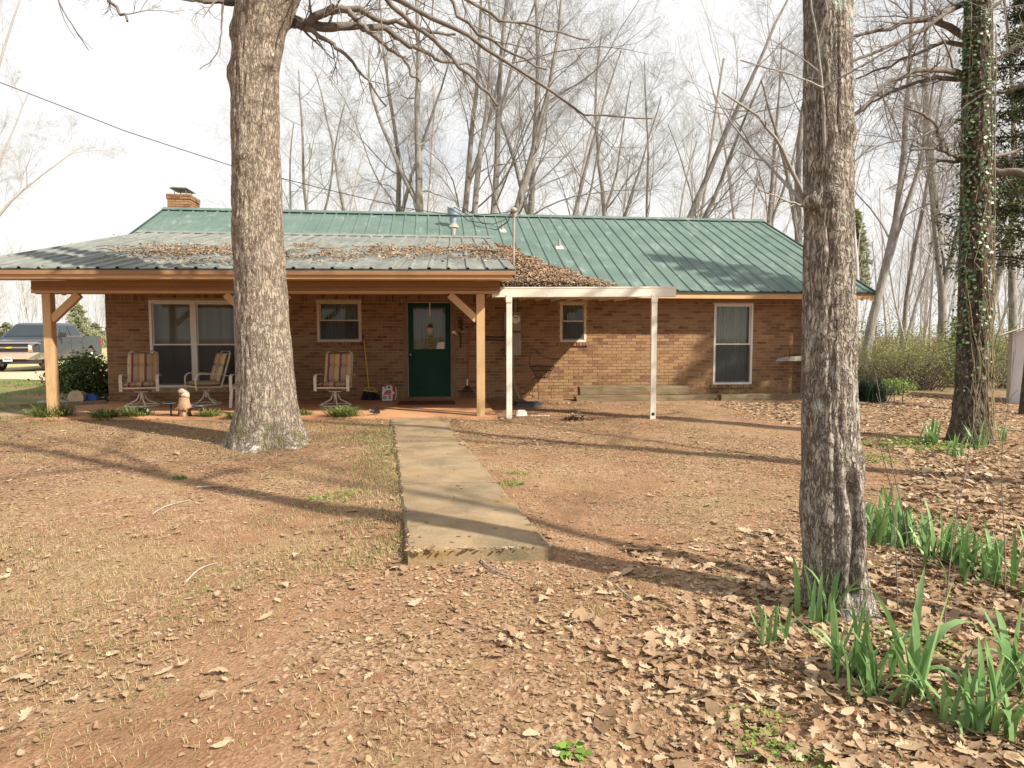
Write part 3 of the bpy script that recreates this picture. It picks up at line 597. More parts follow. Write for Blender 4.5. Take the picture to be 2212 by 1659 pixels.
part('porch_ceiling', MB().add([sp(-7.2, 0, 2.17), sp(.3, 0, 2.17), (1.08, WY-.02, 2.2), (-6.5, WY-.02, 2.2)], [(3, 2, 1, 0)]), 'brown_board', house)
part('frieze_panel', pbeam(-7.2, .32, .055, .02, 2.10, 2.2), 'brown_board', house)
part('side_frieze', MB().hexa([sp(.28, 0, 2.02), sp(.32, 0, 2.02), (1.13, 13.9, 2.02), (1.09, 13.9, 2.02), sp(.28, 0, 2.3), sp(.32, 0, 2.3), (1.13, 13.9, 2.55), (1.09, 13.9, 2.55)]), 'brown_board', house)
for z0, z1, t, w in ((2.0, 2.045, .035, .08), (2.05, 2.098, .03, .09)): part('porch_beam', pbeam(-7.2, .32, t, w, z0, z1), 'tan_paint' if z0 < 2.03 else 'brown_board', house)
part('porch_beam', pbeam(-7.19, .31, -.04, .05, 1.99, 2.17), 'brown_board', house)
def post(s):
    o = part('porch_post', pbeam(s-.068, s+.068, -.005, .136, -.01, 1.998), 'post_paint', house, bevel=.006); return o
for s in (0, -6.98): post(s)
post(-3.62)
def brace(s0, s1): a, b = sp(s0, 0, 1.58), sp(s1, 0, 1.985); part('brace', MB().beam(a, b, .09, .115), 'post_paint', house)
brace(-.06, -.5); brace(-6.92, -6.48); brace(-3.56, -3.12); brace(-3.68, -4.12)
# ---- chimney
chx0, chx1, chy0, chy1 = -7.03, -6.45, 19.5, 20.3
ch = part('chimney', MB().box(chx0+.02, chx1-.02, chy0+.02, chy1-.02, -.2, 5.10), 'mortar', house); chb = MB()
z = 4.3; k = 0
while z < 5.08:
    g = .02 if z > 4.93 else 0
    for x in np.arange(chx0+(k % 2)*.1-.1, chx1, .213):
        a, b = max(x, chx0), min(x+.203, chx1)
        if b-a > .03: chb.box(a-(g if a == chx0 else 0), b+(g if b == chx1 else 0), chy0-g, chy0+.05, z, z+.057)
    for y in np.arange(chy0+(k % 2)*.1-.05, chy1, .213):
        a, b = max(y, chy0+.055), min(y+.203, chy1)
        if b-a > .03: chb.box(chx1-.05, chx1+g, a, b, z, z+.057); chb.box(chx0-g, chx0+.05, a, b, z, z+.057)
    z += .0677; k += 1
stuff(part('brickwork', chb, 'brick', ch))
part('chimney_cap', MB().hexa([(-7.0, 19.55, 5.27), (-6.5, 19.55, 5.25), (-6.5, 20.2, 5.25), (-7.0, 20.2, 5.27), (-6.93, 19.62, 5.31), (-6.57, 19.62, 5.30), (-6.57, 20.13, 5.30), (-6.93, 20.13, 5.31)]), 'dark_plastic', ch)
part('cap_screen', MB().box(-6.9, -6.88, 19.65, 19.67, 5.1, 5.27).box(-6.6, -6.58, 19.65, 19.67, 5.1, 5.26).box(-6.6, -6.58, 20.1, 20.12, 5.1, 5.26).box(-6.9, -6.88, 20.1, 20.12, 5.1, 5.27), 'steel', ch)
# ---- flue, plumbing vents
fx, fy = .56, 18.0; fz = roof_z(fy)
fl = part('flue_pipe', MB().tube([(fx, fy, fz-.1), (fx, fy, fz+.38)], .08, 14), 'galv', house, smooth=True)
part('flue_cap', MB().lathe([(.06, .27), (.155, .30), (.165, .46), (.14, .49), (.02, .505)], 18, (fx, fy, fz)), 'galv', fl, smooth=True)
part('flue_flashing', MB().lathe([(.15, -.05), (.11, .03), (.09, .06)], 16, (fx, fy, fz+.03)), 'rust', fl, smooth=True)
part('rust_stain', MB().add([(fx-.07, fy-.12, roof_z(fy-.12)+.012), (fx+.06, fy-.12, roof_z(fy-.12)+.012), (fx+.012, fy-.7, roof_z(fy-.7)+.012), (fx-.012, fy-.7, roof_z(fy-.7)+.012)], [(3, 2, 1, 0)]), 'rust', fl)
for px, py in ((3.06, 16.5), (1.80, 17.75)):
    z = roof_z(py); v = part('plumbing_vent', MB().tube([(px, py, z-.05), (px, py, z+.2)], .03, 10), 'meter_grey', house, smooth=True)
    part('vent_boot', MB().hexa([(px-.1, py-.12, roof_z(py-.12)+.01), (px+.1, py-.12, roof_z(py-.12)+.01), (px+.09, py+.08, roof_z(py+.08)+.01), (px-.09, py+.08, roof_z(py+.08)+.01), (px-.07, py-.08, roof_z(py-.08)+.03), (px+.07, py-.08, roof_z(py-.08)+.03), (px+.06, py+.06, roof_z(py+.06)+.04), (px-.06, py+.06, roof_z(py+.06)+.04)]), 'white_metal', v)
# ================================================================== ELECTRIC SERVICE
mt = thing('electric_meter', 'grey electric meter and breaker box with conduit on brick wall behind white post', 'electric meter', (1.68, WY, 0))
part('meter_box', MB().box(1.50, 1.86, WY-.12, WY-.012, 1.42, 1.82), 'meter_grey', mt, bevel=.008)
part('breaker_box', MB().box(1.52, 1.865, WY-.10, WY-.012, .90, 1.38), 'meter_grey', mt, bevel=.008)
dl = part('meter_dial', MB().tube([(1.735, WY-.12, 1.66), (1.735, WY-.21, 1.66)], .09, 20), 'white_plastic', mt, smooth=True)
part('dial_face', MB().box(1.69, 1.78, WY-.214, WY-.211, 1.685, 1.705).box(1.70, 1.71, WY-.214, WY-.211, 1.64, 1.65).box(1.76, 1.77, WY-.214, WY-.211, 1.64, 1.65), 'dark_plastic', dl)
part('conduit', MB().tube([(1.70, WY-.05, .9), (1.70, WY-.05, .45), (1.74, WY-.07, .2), (1.84, WY-.12, -.05)], .02, 8).tube([(1.66, WY-.04, .9), (1.66, WY-.04, 0)], .014, 6), 'grey_pipe', mt, smooth=True)
part('service_mast', MB().tube([(1.74, WY-.06, 1.82), (1.74, WY-.06, 2.6)], .03, 10).tube([(1.72, 14.65, 2.2), (1.77, 14.9, 4.0)], .025, 12), 'grey_pipe', mt, smooth=True)
part('weatherhead', MB().ball((1.76, 14.87, 4.02), (.075, .09, .065)).lathe([(.05, -.14), (.06, -.05)], 10, (1.77, 14.9, 4.02)), 'meter_grey', mt, smooth=True)
part('side_pipe', MB().tube([(.98, WY-.05, 1.30), (1.5, WY-.05, 1.28)], .014, 6).tube([(.98, WY-.05, 1.24), (1.5, WY-.05, 1.22)], .014, 6).ball((.95, WY-.05, 1.27), .05), 'dark_plastic', mt, smooth=True)
PW = [at_d(-120, 120, 12.5), at_d(0, 178, 12.7), at_d(140, 232, 12.95), at_d(270, 283, 13.2), at_d(500, 358, 13.6), at_d(700, 408, 13.9), at_d(880, 450, 14.3), at_d(1000, 468, 14.6), np.array((1.70, 14.85, 3.98))]
pl = thing('power_line', 'dark overhead service cable sagging from left sky to the roof mast', 'power line', PW[-1])
part('cable', MB().tube(PW, .008, 6), 'wire', pl)
lp = MB(); e = np.array((1.72, 14.85, 4.0))
for k, (dx, dz, d2) in enumerate(((-.35, -.42, -.8), (-.28, -.36, -.65), (-.42, -.30, -.95))):
    lp.tube([e, e+(dx*.3, -.05, dz*.6), e+(dx, -.08, dz), e+(d2, -.02, -.33+.05*k), e+(d2-.15, .0, -.1), e+(d2-.45, 0, .06)], .009, 5)
part('drip_loop', lp, 'wire', pl)
# ================================================================== AWNING
aw = thing('awning', 'flat white metal awning on two square white posts beside the porch', 'awning', (1.26, 11.17, g1(1.26, 11.17)))
A0, A1 = np.array([.97, 11.21]), np.array([3.90, 10.72]); AE = (A1-A0)/np.linalg.norm(A1-A0); AN = np.array([AE[1], -AE[0]])
def abox(s0, s1, t0, t1, z0, z1):
    q = [A0+AE*s+AN*t for s, t in ((s0, t0), (s1, t0), (s1, t1), (s0, t1))]; return MB().hexa([(*v, z0) for v in q]+[(*v, z1) for v in q])
LA = float(np.linalg.norm(A1-A0))
bmn = part('front_beam', abox(0, LA, .05, -.05, 1.945, 2.10), 'white_metal', aw, bevel=.004)
part('beam_lip', abox(-.01, LA+.01, .056, -.056, 2.085, 2.108), 'white_metal', bmn)
part('roof_pan', MB().hexa([(A0[0]+.02, A0[1]+.05, 2.04), (A1[0]-.02, A1[1]+.05, 2.04), (A1[0]+.02, 13.9, 2.07), (A0[0]+.1, 13.9, 2.07), (A0[0]+.02, A0[1]+.05, 2.08), (A1[0]-.02, A1[1]+.05, 2.08), (A1[0]+.02, 13.9, 2.11), (A0[0]+.1, 13.9, 2.11)]), 'white_metal', aw)
for i in range(9):
    x = A0[0]+.12+i*.33; y0 = A0[1]+.06-(x-A0[0])*.167; part('pan_rib', MB().hexa([(x, y0, 2.0), (x+.03, y0, 2.0), (x+.03, 13.89, 2.03), (x, 13.89, 2.03), (x, y0, 2.041), (x+.03, y0, 2.041), (x+.03, 13.89, 2.071), (x, 13.89, 2.071)]), 'white_metal', aw)
for s in (.28, 2.63):
    q = A0+AE*s; z = g1(*q); p_ = part('awning_post', abox(s-.045, s+.045, .045, -.045, z-.05, 1.944), 'white_metal', aw, bevel=.004)
    br = part('bracket', abox(s-.05, s+.05, .058, .048, 1.86, 1.985), 'white_metal', p_)
    sc = MB()
    for ds, dz in ((-.03, 1.88), (.03, 1.88), (-.03, 1.96), (.03, 1.96)): v = A0+AE*(s+ds)+AN*.058; sc.ball((*v, dz), .007, 6, 4)
    part('screw', sc, 'steel', p_)
    if s > 1: v = A0+AE*s; part('drain_hole', MB().tube([(*(v+AN*.044), z+.08), (*(v+AN*.0465), z+.08)], .028, 14), 'black', p_)
# ================================================================== TREES
def grow(out, rng, p, d, length, r, level, spec):
    """append a branch polyline (pts, radii, level) and its children; spec[level] = (n_pts, wobble, lift, n_children, child_len, child_angle, start)"""
    npt, wob, lift, nch, cl, ca, st = spec[level]
    pts = [p]; rad = [r]; d = d.normalized(); step = length/(npt-1); rend = max(r*.25, .0018)
    for i in range(1, npt):
        d = (d+Vector((rng.gauss(0, wob), rng.gauss(0, wob), rng.gauss(0, wob)+lift))).normalized()
        p = p+d*step; pts.append(p); rad.append(r+(rend-r)*i/(npt-1))
    out.append((pts, rad, level))
    if level+1 >= len(spec): return
    children(out, rng, pts, rad, length, level, spec)
def children(out, rng, pts, rad, length, level, spec):
    npt, wob, lift, nch, cl, ca, st = spec[level]; n = len(pts)
    k = max(1, int(nch*rng.uniform(.8, 1.2)))
    for i in range(k):
        t = st+(1-st)*(i+rng.random())/k; f = min(t*(n-1), n-1.001); j = int(f); q = pts[j].lerp(pts[j+1], f-j); rr = rad[j]+(rad[j+1]-rad[j])*(f-j)
        ax = (pts[j+1]-pts[j]).normalized(); pe_ = ax.orthogonal().normalized(); pe_ = Quaternion(ax, rng.uniform(0, 6.283)) @ pe_
        a = ca*rng.uniform(.7, 1.3); dd = ax*math.cos(a)+pe_*math.sin(a)
        grow(out, rng, q, dd, length*cl*rng.uniform(.6, 1.15)*(1.15-.5*t), min(rr*.72, rr*.27+.0025), level+1, spec)
def branch_mesh(out, sides=(10, 7, 5, 3, 3, 3)):
    groups = {}
    for pts, rad, lv in out: groups.setdefault((len(pts), sides[min(lv, 5)]), []).append((pts, rad))
    Vs, Fs, o = [], [], 0
    for (k, n), L_ in groups.items():
        V, Fc = tube_np([np.array(p) for p, r in L_], [np.array(r) for p, r in L_], n); Vs.append(V); Fs.append(Fc+o); o += len(V)
    return np.concatenate(Vs), np.concatenate(Fs)
def bark_trunk(name, centre, radius, seed, m, parent, nth=90, step=.03, amp=.03, freq=9, knots=(), flare=None, grooves=()):
    """a displaced trunk: centre(z)->(x,y), radius(z); fissured bark as relief, knots = [(theta, z, size, height)], flare = (n_roots, amount, height)"""
    (z0, z1) = radius[0][0], radius[-1][0]; zs = np.arange(z0, z1+step, step); th = np.arange(nth)*2*math.pi/nth
    rz = np.interp(zs, [a for a, b in radius], [b for a, b in radius]); cxs = np.interp(zs, [a for a, b in centre], [b[0] for a, b in centre]); cys = np.interp(zs, [a for a, b in centre], [b[1] for a, b in centre])
    T, Z = np.meshgrid(th, zs)
    # wrap the noise round the trunk by blending its two ends
    def wrap(fx, fz, s, o=3):
        a = fbm(T/(2*math.pi)*fx, Z*fz, s, o); b = fbm((T/(2*math.pi)-1)*fx, Z*fz, s, o); w = np.clip((T/(2*math.pi)-.85)/.15, 0, 1); return a*(1-w)+b*w
    warp = (wrap(6, 1.2, seed+9)-.5)*.9
    Tw = T
    n1 = wrap(freq*3.2, 2.3, seed, 3); ridge = 1-np.abs(2*n1-1)*2.2; n2 = wrap(freq*7, 7, seed+4, 2); big = wrap(4, .7, seed+2, 3)-.5
    D = -amp*np.clip(ridge, 0, 1)**1.5+amp*.35*(n2-.5)+big*amp*2.2
    R_ = rz[:, None]+D
    for (kt, kz, ks, kh) in knots:
        dt = np.angle(np.exp(1j*(T-kt)))*rz[:, None]; rr = np.hypot(dt, Z-kz)/ks; R_ += kh*np.exp(-rr**2)*(1-.55*np.exp(-(rr*2.6)**2))
    for (gt, za, zb, gw, gd) in grooves:
        dt = np.angle(np.exp(1j*(T-gt-.25*np.sin(Z*5))))*rz[:, None]; e = np.clip((Z-za)/.12, 0, 1)*np.clip((zb-Z)/.15, 0, 1); R_ += e*gd*(-np.exp(-(dt/gw)**2)+.45*np.exp(-((np.abs(dt)-gw*2)/gw)**2))
    if flare:
        nr, am, hh = flare; e = np.exp(-(Z-z0)/hh); R_ += am*e*(1+.55*np.sin(T*nr+seed)*e+.25*np.sin(T*(nr+3)+2))
    V = np.stack([cxs[:, None]+R_*np.cos(T), cys[:, None]+R_*np.sin(T), Z], -1).reshape(-1, 3); k = nth
    j = np.arange(len(zs)-1)[:, None]; i = np.arange(k)[None]; Fc = np.stack([j*k+i, j*k+(i+1) % k, (j+1)*k+(i+1) % k, (j+1)*k+i], -1).reshape(-1, 4)
    return npart(name, V, Fc, m, parent, smooth=True)
def vec(a): return Vector([float(v) for v in a])
def resample(pts, n):
    P = np.array([list(p) for p in pts]); d = np.r_[0, np.cumsum(np.linalg.norm(np.diff(P, axis=0), axis=1))]; t = np.linspace(0, d[-1], n)
    # catmull-like smoothing
    Q = np.stack([np.interp(t, d, P[:, k]) for k in range(3)], -1)
    for _ in range(2): Q[1:-1] = .25*Q[:-2]+.5*Q[1:-1]+.25*Q[2:]
    return Q
def limb(out, rng, px, r0, r1, spec, n=16, jit=.02, level=0):
    """a limb along picture points (x, y, depth), grown with side twigs"""
    Q = resample([at_d(x, y, d) for x, y, d in px], n); ln = float(np.linalg.norm(np.diff(Q, axis=0), axis=1).sum())
    jit = min(jit, r0*.22)
    Q[1:-1] += np.array([[rng.gauss(0, jit) for _ in range(3)] for _ in range(n-2)])
    pts = [vec(q) for q in Q]; rad = [r0+(r1-r0)*(i/(n-1))**.55 for i in range(n)]
    out.append((pts, rad, level)); children(out, rng, pts, rad, ln, 0, spec)
# ---- big oak in front of the porch
ox, oy = -2.05, 9.05; oz = g1(ox, oy)-.05
oak = thing('oak_tree', 'thick pale grey barked tree standing in front of the porch windows', 'tree', (ox, oy, oz))
cen = []
for y, x in ((985, 582), (890, 578), (700, 566), (500, 557), (300, 553), (150, 552), (60, 562), (0, 577), (-60, 580), (-300, 545), (-700, 535), (-1100, 540)):
    q = at_y(x, y, oy); cen.append((q[2], (q[0], oy)))
cen = [(oz if i == 0 else z, c) for i, (z, c) in enumerate(cen)]
rad_oak = [(oz, .405), (.18, .395), (.5, .37), (1.4, .335), (2.6, .315), (3.8, .30), (4.7, .292), (5.05, .315), (5.42, .375), (5.8, .455), (6.2, .42), (6.9, .27), (7.5, .24), (9.5, .17), (11, .10)]
bark_trunk('trunk', cen, rad_oak, 11, 'bark_oak', oak, nth=150, step=.022, amp=.02, freq=10,
           knots=[(-1.9, 3.55, .10, .06), (-1.05, 2.2, .06, .05), (-1.5, 2.15, .045, .03), (-.75, 4.65, .12, .09), (3.3, 5.05, .1, .06), (3.2, 4.55, .12, .05), (-1.2, 5.0, .09, .04), (-2.0, 2.75, .06, .03), (-.9, 3.0, .05, .03), (-1.7, 5.3, .07, .05)], flare=(5, .17, .24))
rg = random.Random(5); out = []
SPL = [(16, .1, 0, 8, .30, .7, .15), (7, .12, .02, 6, .42, .75, .15), (5, .18, .03, 4, .5, .75, .1), (4, .25, 0, 0, 0, 0, 0)]
D0 = 8.75
L_ = [([(590, 25, 8.9), (652, 48, 8.65), (672, 58, 8.55), (703, 12, 8.5), (777, 23, 8.5), (843, 51, 8.6), (921, 70, 8.7), (984, 74, 8.8)], .10, .016),
      ([(590, 35, 8.9), (675, 58, 8.6), (726, 51, 8.7), (796, 61, 8.9), (843, 66, 9.1), (882, 98, 9.3), (960, 129, 9.6), (1030, 150, 9.9)], .105, .014),
      ([(735, 18, 8.5), (753, 27, 8.5), (804, 74, 8.4), (843, 105, 8.35), (878, 133, 8.3), (890, 164, 8.3), (906, 176, 8.3)], .05, .012),
      ([(620, -330, 8.7), (700, -190, 8.4), (831, 0, 8.0), (921, 70, 7.9), (980, 121, 7.8), (1039, 191, 7.7), (1074, 228, 7.65)], .075, .016),
      ([(620, -330, 8.7), (720, -90, 8.2), (851, 0, 7.8), (960, 47, 7.7), (1039, 98, 7.7), (1117, 156, 7.8), (1187, 199, 7.9), (1222, 234, 8.0), (1292, 250, 8.1), (1410, 256, 8.3)], .075, .008),
      ([(640, -420, 8.7), (820, -260, 8.5), (976, 0, 8.3), (1007, 59, 8.3), (1078, 94, 8.5), (1117, 125, 8.7), (1180, 150, 8.9)], .07, .012),
      ([(640, -420, 8.7), (860, -120, 9.0), (1015, 8, 9.3), (1093, 45, 9.5), (1195, 70, 9.8), (1273, 86, 10)], .07, .010),
      ([(600, 40, 8.9), (655, 58, 8.6), (687, 78, 8.5), (734, 105, 8.4), (777, 152, 8.4), (800, 184, 8.4), (835, 230, 8.4)], .06, .010),
      ([(560, 20, 8.75), (500, 3, 8.4), (455, 7, 8.2), (395, -5, 8.0), (300, -40, 7.7), (225, 0, 7.5), (262, 25, 7.4), (275, 46, 7.3)], .06, .012),
      ([(482, 8, 8.3), (479, 60, 8.25), (473, 113, 8.2), (452, 135, 8.15), (431, 150, 8.1)], .016, .005),
      ([(300, -40, 7.7), (110, -30, 7.4), (140, 30, 7.3), (191, 108, 7.2)], .02, .004),
      ([(540, -420, 8.75), (420, -560, 8.3), (250, -620, 7.8), (60, -600, 7.2)], .10, .02),
      ([(560, -600, 8.75), (700, -900, 9.2), (860, -1100, 9.6)], .10, .02), ([(540, -500, 8.75), (480, -900, 9.2), (380, -1200, 9.6)], .10, .02)]
for px, r0, r1 in L_: limb(out, rg, px, r0, r1, SPL if r0 > .03 else [(16, .1, 0, 3, .25, .6, .3), (5, .12, .02, 0, 0, 0, 0)], n=30 if r0 > .03 else 16)
V, Fc = branch_mesh(out, (9, 6, 4, 3, 3)); npart('branches', V, Fc, 'twig_dark', oak, smooth=True)
fk = [vec(at_d(*p)) for p in ((600, 20, 9.0), (615, -30, 8.9), (630, -60, 8.8), (640, -120, 8.7), (645, -420, 8.7), (660, -800, 8.7))]
out = [([vec(q) for q in resample(fk, 24)], list(np.interp(np.linspace(0, 1, 24), [0, .15, .35, 1], [.2, .2, .17, .06])), 0)]
V, Fc = branch_mesh(out, (28,)); npart('fork_stem', V, Fc, 'bark_oak', oak, smooth=True)
# ---- near tree on the right
rx, ry = 2.10, 3.42; rz = g1(rx, ry)-.05
rt = thing('hickory_tree', 'dark fissured tree trunk with lichen patches in the right foreground', 'tree', (rx, ry, rz))
cen = []
for y, x in ((1350, 1812), (1200, 1800), (1100, 1796), (1000, 1795), (850, 1793), (600, 1792), (400, 1791), (200, 1790), (0, 1789), (-400, 1783), (-1100, 1780), (-1900, 1785), (-3000, 1790)):
    q = at_y(x, y, ry); cen.append((q[2], (q[0], ry)))
cen[0] = (rz, cen[0][1])
bark_trunk('trunk', cen, [(rz, .165), (.05, .155), (.35, .168), (.6, .155), (1.1, .142), (1.8, .130), (2.4, .124), (3.2, .116), (5, .10), (7.5, .07), (10.5, .03)], 23, 'bark_grey', rt, nth=130, step=.014, amp=.011, freq=8,
           knots=[(-1.0, 2.36, .045, .03), (-2.0, 2.03, .04, .025), (3.5, 2.0, .05, .05), (-1.0, .62, .09, .03)], flare=(4, .05, .16), grooves=[(-1.62, -.12, .66, .022, .036)])
out = []; rg = random.Random(9)
SPT = [(12, .1, 0, 4, .34, .7, .25), (5, .12, .03, 3, .45, .7, .2), (4, .15, 0, 0, 0, 0, 0)]
for px, r0, r1 in [([(1742, 440, 3.6), (1728, 410, 3.5), (1695, 330, 3.4), (1660, 270, 3.3), (1620, 235, 3.25), (1560, 200, 3.2)], .016, .004),
                   ([(1742, 445, 3.6), (1700, 400, 3.7), (1655, 350, 3.8), (1600, 300, 3.9), (1540, 195, 4.0)], .013, .003),
                   ([(1748, 450, 3.6), (1690, 430, 3.4), (1640, 410, 3.3)], .008, .003),
                   ([(1780, 350, 3.5), (1782, 290, 3.42), (1778, 190, 3.4), (1768, 110, 3.38), (1755, 30, 3.36), (1745, -60, 3.35)], .010, .004),
                   ([(1778, 190, 3.4), (1735, 170, 3.3), (1690, 155, 3.25), (1600, 130, 3.2)], .006, .003),
                   ([(1780, 188, 3.4), (1810, 170, 3.35), (1850, 150, 3.3), (1900, 120, 3.25)], .006, .003)]: limb(out, rg, px, r0, r1, SPT, n=12, jit=.006)
for k in range(12):
    z = 4.5+k*.55; a = k*2.4; grow(out, rg, Vector((rx, ry, z)), Vector((math.cos(a), math.sin(a), .7)), 3.2-.15*k, .05-.003*k, 0, [(10, .1, .03, 8, .4, .8, .2), (6, .15, .03, 5, .45, .8, .2), (4, .2, 0, 0, 0, 0, 0)])
V, Fc = branch_mesh(out, (7, 5, 3, 3)); npart('branches', V, Fc, 'twig', rt, smooth=True)
# ---- ivy covered tree
ix, iy = 7.0, 8.25; iz = g1(ix, iy)-.05
iv = thing('ivy_tree', 'tall dark tree trunk wrapped in ivy and vines at the right edge', 'tree', (ix, iy, iz))
cen = []; ctr = [(960, 2092), (800, 2098), (600, 2104), (400, 2107), (200, 2110), (0, 2113), (-300, 2116), (-700, 2120)]
for y, x in ctr: q = at_y(x, y, iy); cen.append((q[2], (q[0], iy)))
cen[0] = (iz, cen[0][1])
bark_trunk('trunk', cen, [(iz, .235), (.6, .195), (1.5, .185), (3, .175), (5, .16), (7.5, .13), (9.5, .09)], 31, 'bark_dark', iv, nth=80, step=.03, amp=.016, freq=7, flare=(4, .06, .2))
out = []; rg = random.Random(14)
SPI = [(14, .1, 0, 11, .34, .7, .15), (6, .13, -.01, 7, .45, .75, .1), (5, .16, .02, 4, .5, .7, .1), (4, .2, 0, 0, 0, 0, 0)]
for px, r0, r1 in [([(2100, 85, 9), (2054, 56, 8.9), (1983, 38, 8.8), (1942, 56, 8.8), (1884, 73, 8.7), (1837, 75, 8.6), (1770, 90, 8.5)], .06, .012),
                   ([(2100, -5, 9), (2077, 9, 8.8), (2024, 38, 8.5), (1995, 62, 8.4), (1942, 88, 8.2), (1846, 129, 8.0), (1790, 160, 7.9)], .055, .012),
                   ([(2100, 100, 9), (2039, 86, 9.1), (1992, 111, 9.2), (1913, 147, 9.4), (1850, 170, 9.5)], .045, .010),
                   ([(2105, 170, 9), (2060, 150, 8.7), (2013, 147, 8.5), (1936, 161, 8.3), (1898, 190, 8.2), (1849, 249, 8.1), (1800, 290, 8.0)], .06, .012),
                   ([(2100, 172, 9), (2030, 167, 9.0), (1971, 179, 9.1), (1928, 199, 9.2), (1884, 222, 9.3), (1846, 249, 9.4)], .05, .01),
                   ([(2100, 345, 9), (2070, 342, 8.8), (2030, 322, 8.6), (2000, 319, 8.5), (1966, 323, 8.5)], .05, .012),
                   ([(2034, 322, 8.6), (2028, 280, 8.55), (2000, 249, 8.5), (1957, 234, 8.5)], .035, .012),
                   ([(2100, 345, 9), (2010, 351, 8.7), (1971, 378, 8.6), (1913, 410, 8.5)], .035, .006),
                   ([(2105, 250, 9), (2050, 265, 8.7), (1990, 300, 8.4), (1930, 300, 8.2), (1870, 330, 8.1)], .03, .006),
                   ([(2115, 378, 9), (2160, 374, 8.8), (2230, 372, 8.6), (2330, 360, 8.4)], .07, .03),
                   ([(2110, 340, 9), (2170, 335, 9.1), (2260, 300, 9.3)], .04, .012), ([(2110, 160, 9), (2150, 130, 8.9), (2230, 80, 8.8)], .035, .012),
                   ([(2115, 200, 9), (2170, 200, 8.8), (2260, 170, 8.6)], .03, .01), ([(2100, 60, 9), (2150, 10, 9.1), (2230, -60, 9.2)], .04, .012)]: limb(out, rg, px, r0, r1, SPI, n=14, jit=.03)
for k in range(9):
    a = k*2.4; grow(out, rg, Vector((ix+.1, iy, 6+k*.4)), Vector((math.cos(a), math.sin(a), .5)), 2.6, .05, 0, [(8, .12, .03, 7, .4, .8, .2), (5, .15, .03, 4, .45, .8, .2), (4, .2, 0, 0, 0, 0, 0)])
V, Fc = branch_mesh(out, (8, 5, 3, 3)); npart('branches', V, Fc, 'twig_dark', iv, smooth=True)
out = []
for k in range(16):
    a = rg.uniform(-1.9, .1); P = []; zt = rg.uniform(2, 7.5)
    for t in np.linspace(0, 1, 22):
        z = iz+(zt-iz)*t; a += rg.gauss(0, .2); r = float(np.interp(z, [-.1, 1.5, 5, 9], [.26, .205, .18, .12]))+.012+abs(rg.gauss(0, .008)); c = np.interp(z, [q[0] for q in cen], [q[1][0] for q in cen]); P.append(Vector((c+r*math.cos(a), iy+r*math.sin(a), z)))
    out.append((P, [rg.uniform(.003, .007)]*22, 0))
V, Fc = branch_mesh(out, (5,)); npart('vines', V, Fc, 'vine', iv, smooth=True)
def leaf_cloud(P, N, size, rng, aspect=1.6, shape='diamond'):
    """P (n,3) centres, N (n,3) normals -> quads folded along nothing, one loose face each"""
    n = len(P); N = N/(np.linalg.norm(N, axis=1, keepdims=True)+1e-9); a = rng.normal(size=(n, 3)); U = np.cross(N, a); U /= np.linalg.norm(U, axis=1, keepdims=True)+1e-9; Wd = np.cross(N, U)
    s = np.asarray(size)[:, None] if np.ndim(size) else np.full((n, 1), size)
    V = np.stack([P-U*s*aspect/2, P+Wd*s/2+N*s*.12, P+U*s*aspect/2, P-Wd*s/2+N*s*.12], 1).reshape(-1, 3)
    return V, np.arange(4*n).reshape(-1, 4)
rn = np.random.default_rng(3); n = 2300; zz = rn.uniform(.6, 7.8, n); aa = np.where(rn.random(n) < .74, rn.normal(3.45, .36, n), rn.normal(-1.75, .28, n)); 
keep = rn.random(n) < np.interp(zz, [.5, 1.8, 2.4, 8], [.15, .6, .95, 1]); zz, aa = zz[keep], aa[keep]
rr = np.interp(zz, [-.1, 1.5, 5, 9], [.27, .21, .185, .12])+np.abs(rn.normal(.03, .03, len(zz))); cc = np.interp(zz, [q[0] for q in cen], [q[1][0] for q in cen])
P = np.stack([cc+rr*np.cos(aa), iy+rr*np.sin(aa), zz], -1); N = np.stack([np.cos(aa), np.sin(aa), .5+0*aa], -1)+rn.normal(0, .35, (len(zz), 3))
V, Fc = leaf_cloud(P, N, rn.uniform(.022, .05, len(zz)), rn, 1.1); stuff(npart('ivy_leaves', V, Fc, 'ivy', iv))
